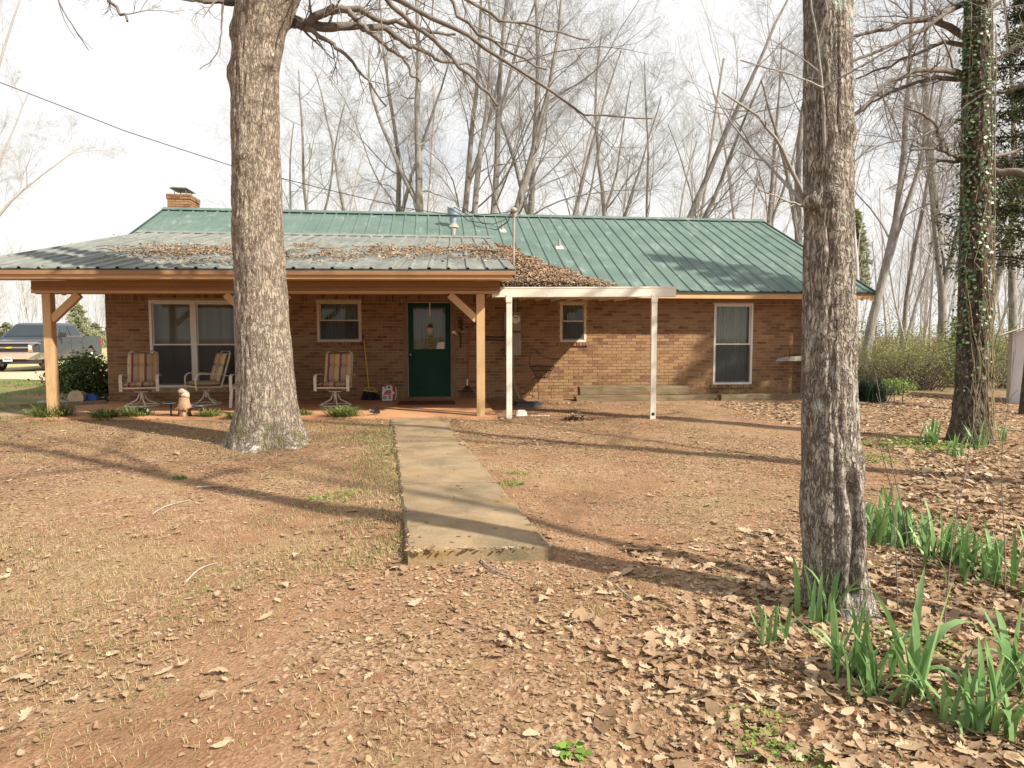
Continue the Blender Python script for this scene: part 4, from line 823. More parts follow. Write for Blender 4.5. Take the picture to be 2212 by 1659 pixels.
# ---- background bare trees
SPB = [(14, .045, .012, 10, .42, .75, .28), (9, .13, .035, 11, .42, .72, .2), (6, .15, .03, 10, .5, .7, .15), (5, .18, .02, 5, .62, .7, .1), (4, .2, .02, 0, 0, 0, 0)]
def bare_tree(name, label, x, y, base_r, height, lean, seed, m='bark_pale', tw='twig', group=None, spec=SPB, fork=None, cat='tree', wide=1.0):
    rg = random.Random(seed); z = g1(x, y)-.1; t = thing(name, label, cat, (x, y, z), group); out = []
    tr = []; sp2 = [list(s) for s in spec]; sp2[0][5] *= wide; sp2[0][4] *= wide**.5
    grow(tr, rg, Vector((x, y, z)), Vector((lean[0], lean[1], 1)), height, base_r, 0, [tuple(sp2[0][:3])+(0, 0, 0, 0)])
    tr[0] = (tr[0][0], [max(base_r*(1-.8*i/13)*(1+.25*max(0, 1-i*.9)), .02) for i in range(len(tr[0][0]))], 0)
    children(out, rg, tr[0][0], tr[0][1], height, 0, sp2)
    if fork:
        for f0, ang, ln in fork:
            j = int(f0*13); p = tr[0][0][j]; rr = tr[0][1][j]*.75; g = []; grow(g, rg, p, Vector((math.sin(ang), rg.uniform(-.2, .2), math.cos(ang))), ln, rr, 0, [tuple(sp2[0][:3])+(0, 0, 0, 0)]); tr += g; s3 = [list(s) for s in sp2]; s3[0][3] = 6; children(out, rg, g[0][0], g[0][1], ln, 0, s3)
    V, Fc = branch_mesh(tr, (12,)); npart('trunk', V, Fc, m, t, smooth=True)
    V, Fc = branch_mesh(out, (6, 6, 4, 3, 3)); npart('branches', V, Fc, tw, t)
    return t
def px_base(x, depth): q = at_d(x, 725, depth); return float(q[0]), float(q[1])
BG = [  # roofline x, depth, radius, height, lean (x per metre), fork, label
    (878, 33, .20, 17, -.10, [(.45, .25, 9)], 'bare forked tree leaning left above the roof, left of the flue'),
    (930, 31, .24, 19, -.12, [(.4, -.45, 8)], 'thick bare tree leaning left just behind the flue'),
    (990, 34, .22, 19, -.05, [(.5, .3, 8)], 'slim upright bare tree directly behind the flue cap'),
    (1012, 30, .19, 18, .05, None, 'mottled bare tree leaning right, first right of the flue'),
    (1036, 31, .21, 20, .02, [(.55, .3, 7)], 'tall straight bare tree, second right of the flue'),
    (1066, 29, .22, 17, .38, [(.35, .2, 9)], 'dark bare tree leaning strongly right above the roof centre'),
    (1130, 33, .22, 18, -.02, [(.4, -.3, 8)], 'upright bare tree with evergreen leaves behind its base'),
    (1200, 34, .17, 16, .12, [(.3, .4, 8)], 'forked bare tree above the roof, left of the right roof half'),
    (1240, 38, .15, 16, .16, None, 'thin bare tree leaning right behind the right roof half'),
    (1323, 36, .18, 17, -.03, [(.35, .35, 9)], 'bare tree forking low above the middle of the right roof'),
    (1388, 37, .13, 16, .0, None, 'slender straight bare tree above the right roof'),
    (1418, 30, .21, 17, .36, [(.25, .52, 9)], 'dark double stemmed bare tree leaning right over the right roof'),
    (1545, 38, .12, 15, .02, None, 'thin upright bare tree near the right end of the ridge'),
    (1610, 34, .17, 16, -.05, [(.4, .3, 7)], 'bare tree rising at the right end of the ridge'),
    (1728, 27, .20, 15, -.08, [(.4, -.3, 6)], 'bare tree half hidden behind the right foreground trunk'),
    (1880, 24, .17, 15, .10, [(.3, .2, 8)], 'grey trunk leaning right just past the right eave corner'),
    (1945, 34, .13, 16, .0, None, 'thin straight grey trunk in the woods right of the house'),
    (2035, 25, .17, 15, -.03, [(.28, .22, 8), (.3, -.2, 8)], 'grey tree forking into three stems left of the ivy trunk'),
    (2132, 21, .15, 14, .04, None, 'dark slim trunk between ivy tree and shed'),
    (2190, 24, .16, 15, .01, None, 'dark straight trunk behind the shed roof'),
    (700, 36, .15, 15, -.22, [(.4, .3, 8)], 'bushy bare tree above the roof right of the oak trunk'),
    (640, 42, .14, 14, -.15, None, 'low bare tree showing just right of the oak trunk'),
    (820, 40, .16, 17, -.25, [(.4, .3, 8)], 'bare tree with arching limbs midway between oak trunk and flue')]
for i, (x, d, r, h, ln, fk, lab) in enumerate(BG):
    bxx, byy = px_base(x-ln*2.6*F_PX/d, d); bare_tree('bare_tree', lab, bxx, byy, r, h, (ln, 0), 100+i, m='bark_pale' if i % 3 else 'bark_dark' if i in (5, 11) else 'bark_pale', group='bare trees behind the house', fork=fk, wide=1.35 if x < 960 else 1.0)
# pale tree at the left edge
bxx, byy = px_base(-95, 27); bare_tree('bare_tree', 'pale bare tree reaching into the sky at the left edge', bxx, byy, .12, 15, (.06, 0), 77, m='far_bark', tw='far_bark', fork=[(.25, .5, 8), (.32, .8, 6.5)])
# off frame tree on the right whose shadow crosses the yard
bare_tree('bare_tree', 'bare yard tree standing outside the picture on the right', 7.6, 4.6, .19, 11, (0, 0), 61, m='bark_grey', group='bare trees outside the picture', spec=SPB[:4])
bare_tree('bare_tree', 'slim bare yard tree outside the picture, nearest the irises', 4.75, 1.78, .10, 9, (0, 0), 62, m='bark_grey', group='bare trees outside the picture', spec=SPB[:4])
# far woods: five kinds, copied
SPF = [(10, .04, .012, 13, .40, .55, .25), (7, .1, .05, 8, .45, .6, .15), (5, .15, .04, 6, .5, .6, .1), (4, .2, .02, 0, 0, 0, 0)]
FAR = 'slim pale bare tree standing far back in the woods'
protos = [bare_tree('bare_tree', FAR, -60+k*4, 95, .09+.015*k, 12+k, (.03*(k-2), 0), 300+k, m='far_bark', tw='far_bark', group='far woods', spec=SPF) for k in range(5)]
rg = random.Random(21); spots = []
for k in range(48):                                   # belt behind the house and to the right
    x = rg.uniform(600, 2330); d = rg.uniform(42, 80) if x < 1700 else rg.uniform(30, 75); spots.append((*px_base(x, d), rg.uniform(.85, 1.3)))
for k in range(46):                                   # brushy understorey right of the house
    x = rg.uniform(1800, 2340); d = rg.uniform(30, 62); spots.append((*px_base(x, d), rg.uniform(.35, .7)))
for k in range(85):                                   # treeline across the field on the left
    x = rg.uniform(-120, 330); d = rg.uniform(85, 120); spots.append((*px_base(x, d), rg.uniform(.6, .95)))
for k, (x, y, s) in enumerate(spots):
    o = protos[k] if k < 5 else copy_tree(protos[k % 5])
    o.location = (x, y, g1(x, y)-.15); o.rotation_euler = (0, 0, rg.uniform(0, 6.28)); o.scale = (s, s, s)
# ---- evergreens
def cloud(rng, n, fn): return fn(rng, n)
def evergreen(name, label, x, y, h, w, seed, m, n=3800, size=.11, group=None, low=.05, tw='bark_dark', spread=1.0, asp=2.0):
    rn = np.random.default_rng(seed); z = g1(x, y)-.05; t = thing(name, label, 'tree', (x, y, z), group); out = []; rg = random.Random(seed); P = []
    pts = [Vector((x+.05*math.sin(i), y, z+h*i/9)) for i in range(10)]; tr = [(pts, [w*.07*(1-i/9.5)+.01 for i in range(10)], 0)]
    nb = int(h*(9 if size > .05 else 7))
    for k in range(nb):
        f = low+(1-low)*(k+.5)/nb; ln = w*(1-f)**.75*rg.uniform(.6, 1.1)+.1; a = k*2.399+rg.uniform(-.4, .4)
        q = Vector((x, y, z+h*f)); B = []; d = Vector((math.cos(a), math.sin(a), .35))
        for i in range(6): B.append(q); q = q+d.normalized()*ln/5; d.z -= .16
        out.append((B, [.02*(1-i/6)+.004 for i in range(6)], 1)); bp = np.array([list(v) for v in B]); m_ = int(n/nb)
        tt = rn.uniform(.2, 1, m_)*5; j = np.minimum(tt.astype(int), 4); c = bp[j]+(bp[j+1]-bp[j])*(tt-j)[:, None]; P.append(c+rn.normal(0, 1, (m_, 3))*np.array([.10, .10, .09])*max(ln, .6)*spread-np.array([0, 0, 1])*np.abs(rn.normal(0, .12, (m_, 1)))*spread)
    P = np.concatenate(P); V, Fc = leaf_cloud(P, rn.normal(size=P.shape)+np.array([0, 0, .5]), rn.uniform(.5, 1.2, len(P))*size, rn, asp)
    Vt, Ft = branch_mesh(tr+out, (8, 4)); npart('trunk', Vt, Ft, tw, t); npart('crown', V, Fc, m, t)
    return t
cx_, cy_ = px_base(2235, 12.5); evergreen('cedar_tree', 'dark shaggy evergreen behind the ivy trunk at the right edge', cx_, cy_, 9.5, 2.5, 41, 'cedar', n=42000, size=.032, low=.28, spread=.8, asp=3.4)
for x, d, h, w, lab in ((1120, 46, 7.5, 2.2, 'small green pine showing above the roof behind bare trunks'), (760, 48, 6.8, 2.0, 'green pine crown just above the roof right of the oak trunk'), (1838, 40, 9, 2.0, 'green pine top just right of the right foreground trunk')):
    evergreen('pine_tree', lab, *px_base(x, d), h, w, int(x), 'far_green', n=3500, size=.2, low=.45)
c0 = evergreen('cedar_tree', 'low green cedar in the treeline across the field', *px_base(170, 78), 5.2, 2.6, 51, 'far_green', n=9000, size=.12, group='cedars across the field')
for k, (x, d, s) in enumerate(((205, 82, 1.0), (125, 84, .8), (15, 80, 1.0), (50, 86, .9), (-40, 84, 1.1), (95, 90, .85), (235, 92, .9), (190, 74, .6))):
    o = copy_tree(c0); qx, qy = px_base(x, d); o.location = (qx, qy, g1(qx, qy)-.1); o.scale = (s, s, s*.6); o.rotation_euler = (0, 0, k*1.3)
# ================================================================== SHRUBS AND THICKET
def bush(name, label, x, y, w, h, seed, m, n=5000, size=.035, group=None, stems=10, cat='shrub', depth=None, loose=.35, aspect=1.7, top=0.0):
    rn = np.random.default_rng(seed); z = g1(x, y)-.03; t = thing(name, label, cat, (x, y, z), group); rg = random.Random(seed); out = []
    for k in range(stems):
        a = rg.uniform(0, 6.28); grow(out, rg, Vector((x+rg.gauss(0, w*.08), y+rg.gauss(0, w*.08), z)), Vector((math.cos(a)*.6, math.sin(a)*.6, 1)), h*rg.uniform(.6, 1.0), .012+.004*h, 0, [(6, .12, .02, 5, .5, .7, .3), (4, .2, .02, 0, 0, 0, 0)])
    V, Fc = branch_mesh(out, (5, 3)); npart('stems', V, Fc, 'twig_dark', t)
    nc = 46; cs = rn.normal(size=(nc, 3)); cs /= np.linalg.norm(cs, axis=1, keepdims=True); cs *= rn.uniform(.35, 1, (nc, 1))**.5
    k = rn.integers(0, nc, n); P = cs[k]+rn.normal(0, .17*(1+loose), (n, 3)); P = P*np.array([w/2, (depth or w)/2, h/2])*.88+np.array([x, y, z+h*.52]); P[:, 2] = np.maximum(P[:, 2], z+.04)
    V, Fc = leaf_cloud(P, (P-np.array([x, y, z+h*.3]))*.8+rn.normal(0, .5, P.shape), rn.uniform(.6, 1.3, n)*size, rn, aspect); npart('foliage', V, Fc, m, t)
    return t
bush('shrub', 'rounded dark green shrub at the left end of the porch', -7.12, 14.95, 1.25, 1.02, 1, 'shrub_leaf', n=8000, size=.04)
T1 = 'olive green thicket of leafing brush at the edge of the woods'
tb = [bush('thicket_shrub', T1, 0, 30, 3.4, 2.6, 60+k, 'thicket', n=3000, size=.04, group='brush at the edge of the woods', stems=34, loose=1.0) for k in range(3)]
for k, (x, d, s) in enumerate(((1930, 20.5, 1.0), (1975, 22, 1.15), (2010, 20, .8), (1890, 22, .85), (2060, 23, 1.0), (1850, 24, 1.0), (2150, 24, 1.0), (2195, 21, .9), (1965, 26, 1.25), (2110, 27, 1.1), (1830, 28, 1.1), (2040, 29, 1.2), (2220, 30, 1.3), (1900, 31, 1.2))):
    o = tb[k] if k < 3 else copy_tree(tb[k % 3]); qx, qy = px_base(x, d); o.location = (qx, qy, g1(qx, qy)-.05); zf = (.62, .45, .8, .5, .7, .55, .9)[k % 7]; o.scale = (s*(1.1 if k % 3 else .75), s, s*zf); o.rotation_euler = (0, 0, k*1.1)
qx, qy = px_base(1945, 17.2); bush('shrub', 'bright green weedy shrub low in front of the brush', qx, qy, .8, .5, 71, 'bright_leaf', n=420, size=.045)
qx, qy = px_base(2040, 21.5); bush('shrub', 'glossy green holly bush high behind the ivy trunk', qx+.8, qy, 1.4, 2.6, 72, 'bright_leaf', n=1800, size=.08, stems=4)
# strap-leaved clumps
def blades(name, label, x, y, n, ln, w, m, seed, cat='grass clump', group=None, spread=.12, arch=1.0, z=None, base=.08):
    rn = np.random.default_rng(seed); z = g1(x, y)-.01 if z is None else z; k = 6; a = rn.uniform(0, 6.28, n); l_ = ln*rn.uniform(.55, 1.1, n); lean = rn.uniform(.15 if arch <= 1 else .5, 1, n)*arch
    bxs = x+rn.normal(0, base, n); bys = y+rn.normal(0, base, n); s = np.linspace(0, 1, k)[None]; out = l_[:, None]*(np.sin(s*lean[:, None]*1.5)*.75); up = l_[:, None]*(s*1.0-lean[:, None]*.62*s**2.2)
    P = np.stack([bxs[:, None]+out*np.cos(a)[:, None], bys[:, None]+out*np.sin(a)[:, None], z+np.maximum(up, .004)], -1); pw = w*(1-s**2.5)[..., None]*rn.uniform(.7, 1.2, (n, 1, 1))+.0005
    sd_ = np.stack([-np.sin(a), np.cos(a), 0*a], -1)[:, None, :]; V = np.stack([P-sd_*pw/2, P+sd_*pw/2], 2).reshape(-1, 3)
    j = np.arange(k-1); q = np.stack([2*j, 2*j+1, 2*j+3, 2*j+2], -1); Fc = (q[None]+(np.arange(n)*2*k)[:, None, None]).reshape(-1, 4)
    t = thing(name, label, cat, (x, y, z), group); npart('blades', V, Fc, m, t); return t
LIR = [((112, 905), 190, .42, 'liriope', 'wide dark liriope clump at the foot of the left porch post', .16), ((228, 907), 130, .34, 'liriope', 'liriope clump left of the statue beside the leftmost chair', .13),
       ((296, 904), 120, .33, 'liriope', 'liriope clump just left of the small path light by the statue', .13), ((452, 905), 90, .28, 'liriope', 'liriope clump right of the garden statue', .1),
       ((505, 908), 60, .22, 'liriope', 'small liriope tuft against the left side of the oak base', .06), ((655, 902), 60, .26, 'liriope', 'small liriope tuft just right of the oak trunk', .06), ((742, 905), 150, .36, 'liriope', 'bright liriope clump in front of the right porch chair', .14)]
for i, ((px, py), n, ln, m, lab, bs) in enumerate(LIR): q = at_z(px, py, -.05); blades('liriope_clump', lab, float(q[0]), float(q[1]), int(n*3), ln*1.05, .012, m, 400+i, group='liriope clumps along the porch', base=bs*.62, arch=1.3)
q = at_z(1872, 872, -.12); blades('liriope_clump', 'big dark green clump by the right corner of the house', float(q[0]), float(q[1]), 900, .68, .016, 'dark_blade', 420, base=.16, arch=.95)
# irises: every leaf its own part
def iris_leaf(seed, ln, w, bend):
    k = 9; V = []
    for i in range(k):
        s = i/(k-1); a = bend*max(0, s-.35)**1.6*3.2; pass
    x = z = 0; V = []; a = 0
    for i in range(k):
        s = i/(k-1); wd = w*(math.sin(min(1, s*2.2+.35)*math.pi/2))*(1-s**4)**.8+.001
        V += [(x, -wd/2, z), (x+.004*math.cos(a), 0, z+.0), (x, wd/2, z)]
        a = bend*s**2; x += ln/(k-1)*math.sin(a); z += ln/(k-1)*math.cos(a)
    Fc = [(3*i+j, 3*i+j+1, 3*i+4+j, 3*i+3+j) for i in range(k-1) for j in (0, 1)]
    me = bpy.data.meshes.new('leaf'); me.from_pydata(V, [], Fc); me.materials.append(M['iris']); me.polygons.foreach_set('use_smooth', [True]*len(Fc)); return me
IL = [iris_leaf(i, 1.0, w, b) for i, (w, b) in enumerate(((.075, .25), (.08, .5), (.065, .9), (.075, 1.6), (.07, 2.4), (.06, .1), (.075, 3.0), (.07, .35)))]
def iris(x, y, n, ln, label, seed, group, spread=.06, tilt=.45, lean=None):
    rg = random.Random(seed); z = g1(x, y)-.01; t = thing('iris_plant', label, 'iris', (x, y, z), group)
    for k in range(n):
        me = IL[rg.choice((0, 0, 1, 1, 2, 3, 4, 5, 5, 7, 7, 6))]; o = bpy.data.objects.new('leaf', me); COL.objects.link(o); o.parent = t
        o.location = (rg.gauss(0, spread), rg.gauss(0, spread), 0); s = ln*rg.uniform(.6, 1.15); o.scale = (s, s*rg.uniform(.85, 1.25), s)
        az = rg.uniform(0, 6.28); o.rotation_euler = (0, abs(rg.gauss(.0, tilt*.6))+.04, az)
    return t
IR = [((1660, 1385), 8, .22, 'low iris clump in leaf litter left of the right foreground trunk'), ((1772, 1340), 10, .30, 'iris clump leaning against the left foot of the foreground trunk'), ((1835, 1462), 9, .34, 'tall broad iris clump in front of the foreground trunk'),
      ((1890, 1505), 9, .26, 'drooping iris clump right of the tall one before the trunk'), ((1960, 1488), 6, .46, 'iris with one tall spear leaf right of the foreground trunk'), ((2085, 1560), 10, .32, 'blue green iris clump near the lower right corner'),
      ((2160, 1575), 9, .30, 'upright iris clump in the lower right corner'), ((2195, 1480), 9, .34, 'iris clump cut by the right picture edge above the corner'), ((1905, 1172), 18, .36, 'dense iris clump directly right of the foreground trunk'),
      ((1968, 1185), 16, .33, 'second iris clump of the row right of the foreground trunk'), ((2040, 1215), 14, .30, 'third iris clump of the row right of the foreground trunk'), ((2100, 1240), 16, .32, 'fourth iris clump of the row right of the foreground trunk'),
      ((2165, 1262), 12, .32, 'last sprawling iris clump of the row at the right edge'), ((2012, 962), 9, .34, 'pale iris clump left of the ivy tree'), ((2062, 985), 7, .30, 'pale iris sprawling at the foot of the ivy tree'), ((2112, 970), 8, .34, 'pale iris clump right against the ivy tree base'), ((2158, 955), 5, .36, 'small pale iris right of the ivy tree')]
for i, ((px, py), n, ln, lab) in enumerate(IR): q = at_z(px, py, -.17 if py > 1100 else -.1); iris(float(q[0]), float(q[1]), int(n*2.1), ln*1.1, lab, 500+i, 'irises around the right hand trees', spread=.05 if n < 12 else .10)
# saplings
def sapling(px, pts, lab, seed):
    rg = random.Random(seed); out = []; limb(out, rg, pts, .0042, .0015, [(14, .1, 0, 5, .22, .6, .3), (5, .15, .02, 0, 0, 0, 0)], n=14, jit=.006)
    b = out[0][0][0]; V, Fc = branch_mesh(out, (5, 3)); t = thing('sapling', lab, 'sapling', b, 'thin saplings on the right'); npart('stem', V, Fc, 'twig_dark', t)
sapling(0, [(1988, 1395, 3.4), (1975, 1250, 3.38), (1950, 1100, 3.35), (1915, 960, 3.3), (1905, 880, 3.3), (1890, 800, 3.28)], 'thin bare sapling right of the foreground trunk', 1)
sapling(0, [(2035, 1410, 3.3), (2045, 1280, 3.32), (2060, 1150, 3.35), (2090, 1000, 3.4), (2105, 900, 3.4), (2120, 830, 3.45)], 'leaning bare sapling before the ivy tree', 2)
sapling(0, [(2172, 1300, 3.9), (2170, 1150, 3.9), (2160, 1000, 3.95), (2180, 860, 4.0), (2190, 760, 4.0)], 'slim bare sapling in front of the shed', 3)
sapling(0, [(1940, 1330, 3.7), (1935, 1180, 3.75), (1925, 1050, 3.8), (1900, 960, 3.9), (1880, 900, 4.0)], 'short bare sapling touching the iris row', 4)
# ================================================================== SHED
sx0, sy0 = 13.35, 14.5; sz = g1(sx0, sy0)-.1
sh = thing('garden_shed', 'pale grey metal shed with ribbed tan roof at the right edge', 'shed', (sx0, sy0, sz))
wl = part('wall', MB().box(sx0, sx0+2.6, sy0, sy0+2.2, sz, 1.36).add([(sx0, sy0, 1.36), (sx0+2.6, sy0, 1.36), (sx0+1.3, sy0, 1.85), (sx0, sy0+2.2, 1.36), (sx0+2.6, sy0+2.2, 1.36), (sx0+1.3, sy0+2.2, 1.85)], [(0, 1, 2), (5, 4, 3)]), 'shed_wall', sh)
for k in range(9): part('wall_rib', MB().box(sx0+.1+k*.28, sx0+.115+k*.28, sy0-.012, sy0, sz+.05, 1.34), 'shed_wall', wl)
part('corner_trim', MB().box(sx0-.01, sx0+.05, sy0-.014, sy0-.003, sz, 1.36).box(sx0-.014, sx0-.003, sy0-.01, sy0+.05, sz, 1.36), 'meter_grey', sh)
panel('roof_slope', (sx0-.18, sy0+2.35, 1.33), (sx0-.18, sy0-.15, 1.33), (sx0+1.3, sy0+2.35, 1.90), (sx0+1.3, sy0-.15, 1.90), 10, 'shed_roof', sh); panel('roof_slope', (sx0+2.78, sy0-.15, 1.33), (sx0+2.78, sy0+2.35, 1.33), (sx0+1.3, sy0-.15, 1.90), (sx0+1.3, sy0+2.35, 1.90), 10, 'shed_roof', sh); sh.rotation_euler = (0, 0, math.radians(-43))
# ================================================================== PICKUP TRUCK (faces -Y, wheels on the drive)
tx, ty = -15.75, 27.6; tz = g1(tx, ty)+.02
tk = thing('pickup_truck', 'dark grey muddy crew cab pickup truck parked on the dirt drive', 'truck', (0, 0, 0))
hw = 1.0
def arch(cy, r=.47, n=9): return [(cy-r*math.cos(math.pi*i/n), .42+r*math.sin(math.pi*i/n)) for i in range(n+1)]
poly = [(.02, .62), (.05, .45)]+arch(.98)+arch(4.62)+[(5.80, .50), (5.84, .75), (5.84, 1.34), (3.95, 1.34), (3.95, 1.28), (1.35, 1.26), (.75, 1.22), (.16, 1.14), (.04, 1.0)]
bd = part('body', MB().prism(poly, -hw, hw), 'truck_paint', tk, bevel=.03)
part('bed_well', MB().box(-.85, .85, 4.0, 5.75, 1.335, 1.345), 'black', bd)
def loft(secs):      # secs = list of (z, y0, y1, half width)
    V = []
    for z, y0, y1, w in secs: V += [(-w, y0, z), (w, y0, z), (w, y1, z), (-w, y1, z)]
    Fc = [(4*j+i, 4*j+(i+1) % 4, 4*j+4+(i+1) % 4, 4*j+4+i) for j in range(len(secs)-1) for i in range(4)]+[(3, 2, 1, 0), tuple(4*(len(secs)-1)+i for i in range(4))]
    return MB().add(V, Fc)
part('cab', loft([(1.25, 1.32, 3.95, .98), (1.30, 1.36, 3.95, .97), (1.80, 2.10, 3.72, .79), (1.86, 2.25, 3.62, .74), (1.885, 2.5, 3.4, .6)]), 'truck_paint', tk, bevel=.02)
# glass sits just proud of the cab planes
def lerp(a, b, t): return tuple(np.array(a)+(np.array(b)-np.array(a))*t)
ws = [(-.86, 1.40, 1.33), (.86, 1.40, 1.33), (.70, 2.07, 1.785), (-.70, 2.07, 1.785)]
part('windscreen', MB().add([(x, y-.02, z+.012) for x, y, z in ws], [(0, 1, 2, 3)]), 'truck_glass', tk)
for s in (-1, 1):
    for ya0, ya1, yb0, yb1 in ((1.72, 2.68, 2.22, 2.72), (2.80, 3.72, 2.80, 3.56)):
        f = MB().add([(s*.975, ya0, 1.345), (s*.975, ya1, 1.345), (s*.812, yb1, 1.775), (s*.812, yb0, 1.775)], [(0, 1, 2, 3) if s > 0 else (3, 2, 1, 0)]); part('side_window', f, 'truck_glass', tk)
    part('window_trim', MB().beam((s*.985, 1.6, 1.335), (s*.985, 3.85, 1.335), .012, .02), 'chrome', tk)
    for yd in (1.42, 2.72, 3.80): part('door_seam', MB().box(s*hw-.002 if s < 0 else s*hw-.004, s*hw+.004 if s > 0 else s*hw+.002, yd, yd+.014, .58, 1.25), 'black', bd)
    for yd in (2.45, 3.52): part('door_handle', MB().box(min(s*hw, s*(hw+.035)), max(s*hw, s*(hw+.035)), yd, yd+.18, 1.08, 1.115), 'truck_paint', bd)
    mr_ = part('mirror', MB().hexa([(s*1.0, 1.58, 1.30), (s*1.26, 1.56, 1.30), (s*1.26, 1.70, 1.30), (s*1.0, 1.72, 1.30), (s*1.03, 1.58, 1.50), (s*1.27, 1.56, 1.48), (s*1.27, 1.70, 1.48), (s*1.03, 1.72, 1.50)]), 'dark_plastic', tk, bevel=.015)
    hl = part('headlight', MB().hexa([(s*.62, -.005, .82), (s*.99, .10, .80), (s*.99, .32, .82), (s*.62, .1, .82), (s*.62, .005, 1.06), (s*.985, .12, 1.08), (s*.985, .38, 1.08), (s*.62, .1, 1.06)]), 'headlight', tk, bevel=.01)
    part('turn_signal', MB().hexa([(s*.62, -.012, .75), (s*.995, .085, .74), (s*.995, .26, .74), (s*.62, .1, .75), (s*.62, -.01, .81), (s*.995, .09, .795), (s*.995, .28, .795), (s*.62, .1, .81)]), 'amber', hl)
    part('tail_light', MB().box(min(s*.86, s*1.008), max(s*.86, s*1.008), 5.70, 5.86, .92, 1.28), 'red_plastic', tk)
    for wy in (.98, 4.62):
        wh = part('wheel', MB().tube([(s*.76, wy, .41), (s*1.0, wy, .41)], .26, 24), 'steel', tk, smooth=True)
        tp = MB(); 
        for a in range(28):
            t0 = 2*math.pi*a/28; t1 = 2*math.pi*(a+1)/28
            for r0, r1, xx0, xx1 in ((.26, .40, 1.015, 1.0), (.40, .41, 1.0, .75), (.40, .26, .75, .74)):
                P_ = [(s*xx0, wy+r0*math.cos(t0), .41+r0*math.sin(t0)), (s*xx0, wy+r0*math.cos(t1), .41+r0*math.sin(t1)), (s*xx1, wy+r1*math.cos(t1), .41+r1*math.sin(t1)), (s*xx1, wy+r1*math.cos(t0), .41+r1*math.sin(t0))]; tp.add(P_, [(0, 1, 2, 3)])
        part('tyre', tp, 'tyre', wh)
        sp_ = MB()
        for k in range(6): a = k*math.pi/3; sp_.beam((s*1.01, wy+.05*math.cos(a), .41+.05*math.sin(a)), (s*1.0, wy+.24*math.cos(a), .41+.24*math.sin(a)), .05, .03, up=(1, 0, 0))
        part('spoke', sp_.ball((s*1.01, wy, .41), .06), 'chrome', wh)
gr = part('grille', MB().box(-.62, .62, -.01, .06, .72, 1.06), 'black', tk)
for z0, z1, w in ((1.06, 1.12, .98), (.885, .935, .64), (.70, .745, .66)): part('grille_bar', MB().box(-w, w, -.045, .05 if w < .9 else .04, z0, z1), 'chrome', gr, bevel=.008)
part('emblem', MB().add([(-.11, -.05, .88), (.045, -.05, .88), (.055, -.05, .90), (.115, -.05, .90), (.11, -.05, .94), (-.045, -.05, .94), (-.055, -.05, .92), (-.115, -.05, .92)], [tuple(range(8))]).add([(-.11, -.046, .88), (.11, -.046, .94), (0, -.046, .94)], [(0, 1, 2)]), 'yellow', gr)
bp_ = part('bumper', MB().hexa([(-.62, -.14, .48), (.62, -.14, .48), (.62, .1, .48), (-.62, .1, .48), (-.62, -.16, .70), (.62, -.16, .70), (.62, .1, .70), (-.62, .1, .70)]).hexa([(.6, -.14, .46), (1.0, .02, .46), (1.0, .4, .46), (.6, .1, .46), (.6, -.16, .73), (1.01, .02, .73), (1.01, .4, .73), (.6, .1, .73)]).hexa([(-.6, -.14, .46), (-.6, .1, .46), (-1.0, .4, .46), (-1.0, .02, .46), (-.6, -.16, .73), (-.6, .1, .73), (-1.01, .4, .73), (-1.01, .02, .73)]), 'chrome', tk, bevel=.012)
part('air_dam', MB().box(-.95, .95, -.05, .3, .30, .47), 'dark_plastic', tk, bevel=.02)
lp_ = part('licence_plate', MB().box(-.155, .155, -.19, -.165, .40, .56), 'white_plastic', tk)
dg = MB()
for k in range(7): dg.box(-.12+.034*k, -.098+.034*k, -.1935, -.19, .455, .515)
part('plate_characters', dg, 'wire', lp_)
part('underbody', MB().box(-.7, .7, .4, 5.5, .32, .5), 'black', tk)
tk.location = (tx, ty, tz); tk.rotation_euler = (0, 0, math.radians(4))
# ================================================================== PORCH FURNITURE
def pillow(w, d, h, n=10, m=8, puff=.5):
    """soft box cushion, centred on x,y, bottom at z=0"""
    V = []
    for side in (0, 1):
        for j in range(m+1):
            for i in range(n+1):
                u, v = i/n*2-1, j/m*2-1; e = (1-abs(u)**5)*(1-abs(v)**5); e = max(e, 0)**.45
                V.append((u*w/2, v*d/2, h/2+(h/2)*e*(1 if side else -1)))
    k = (n+1)*(m+1); Fc = []
    for side in (0, 1):
        for j in range(m):
            for i in range(n):
                a = side*k+j*(n+1)+i; q = (a, a+1, a+n+2, a+n+1); Fc.append(q if side else q[::-1])
    return V, Fc
def xf(V, rx=0, t=(0, 0, 0)):
    c, s = math.cos(rx), math.sin(rx); return [(x+t[0], y*c-z*s+t[1], y*s+z*c+t[2]) for x, y, z in V]
def flat_bar(mb, pts, w, th=.012):
    for a, b in zip(pts[:-1], pts[1:]): mb.beam(a, b, w, th, up=(0, -(b[2]-a[2]), b[1]-a[1]) if abs(b[0]-a[0]) < .2 else (0, 0, 1))
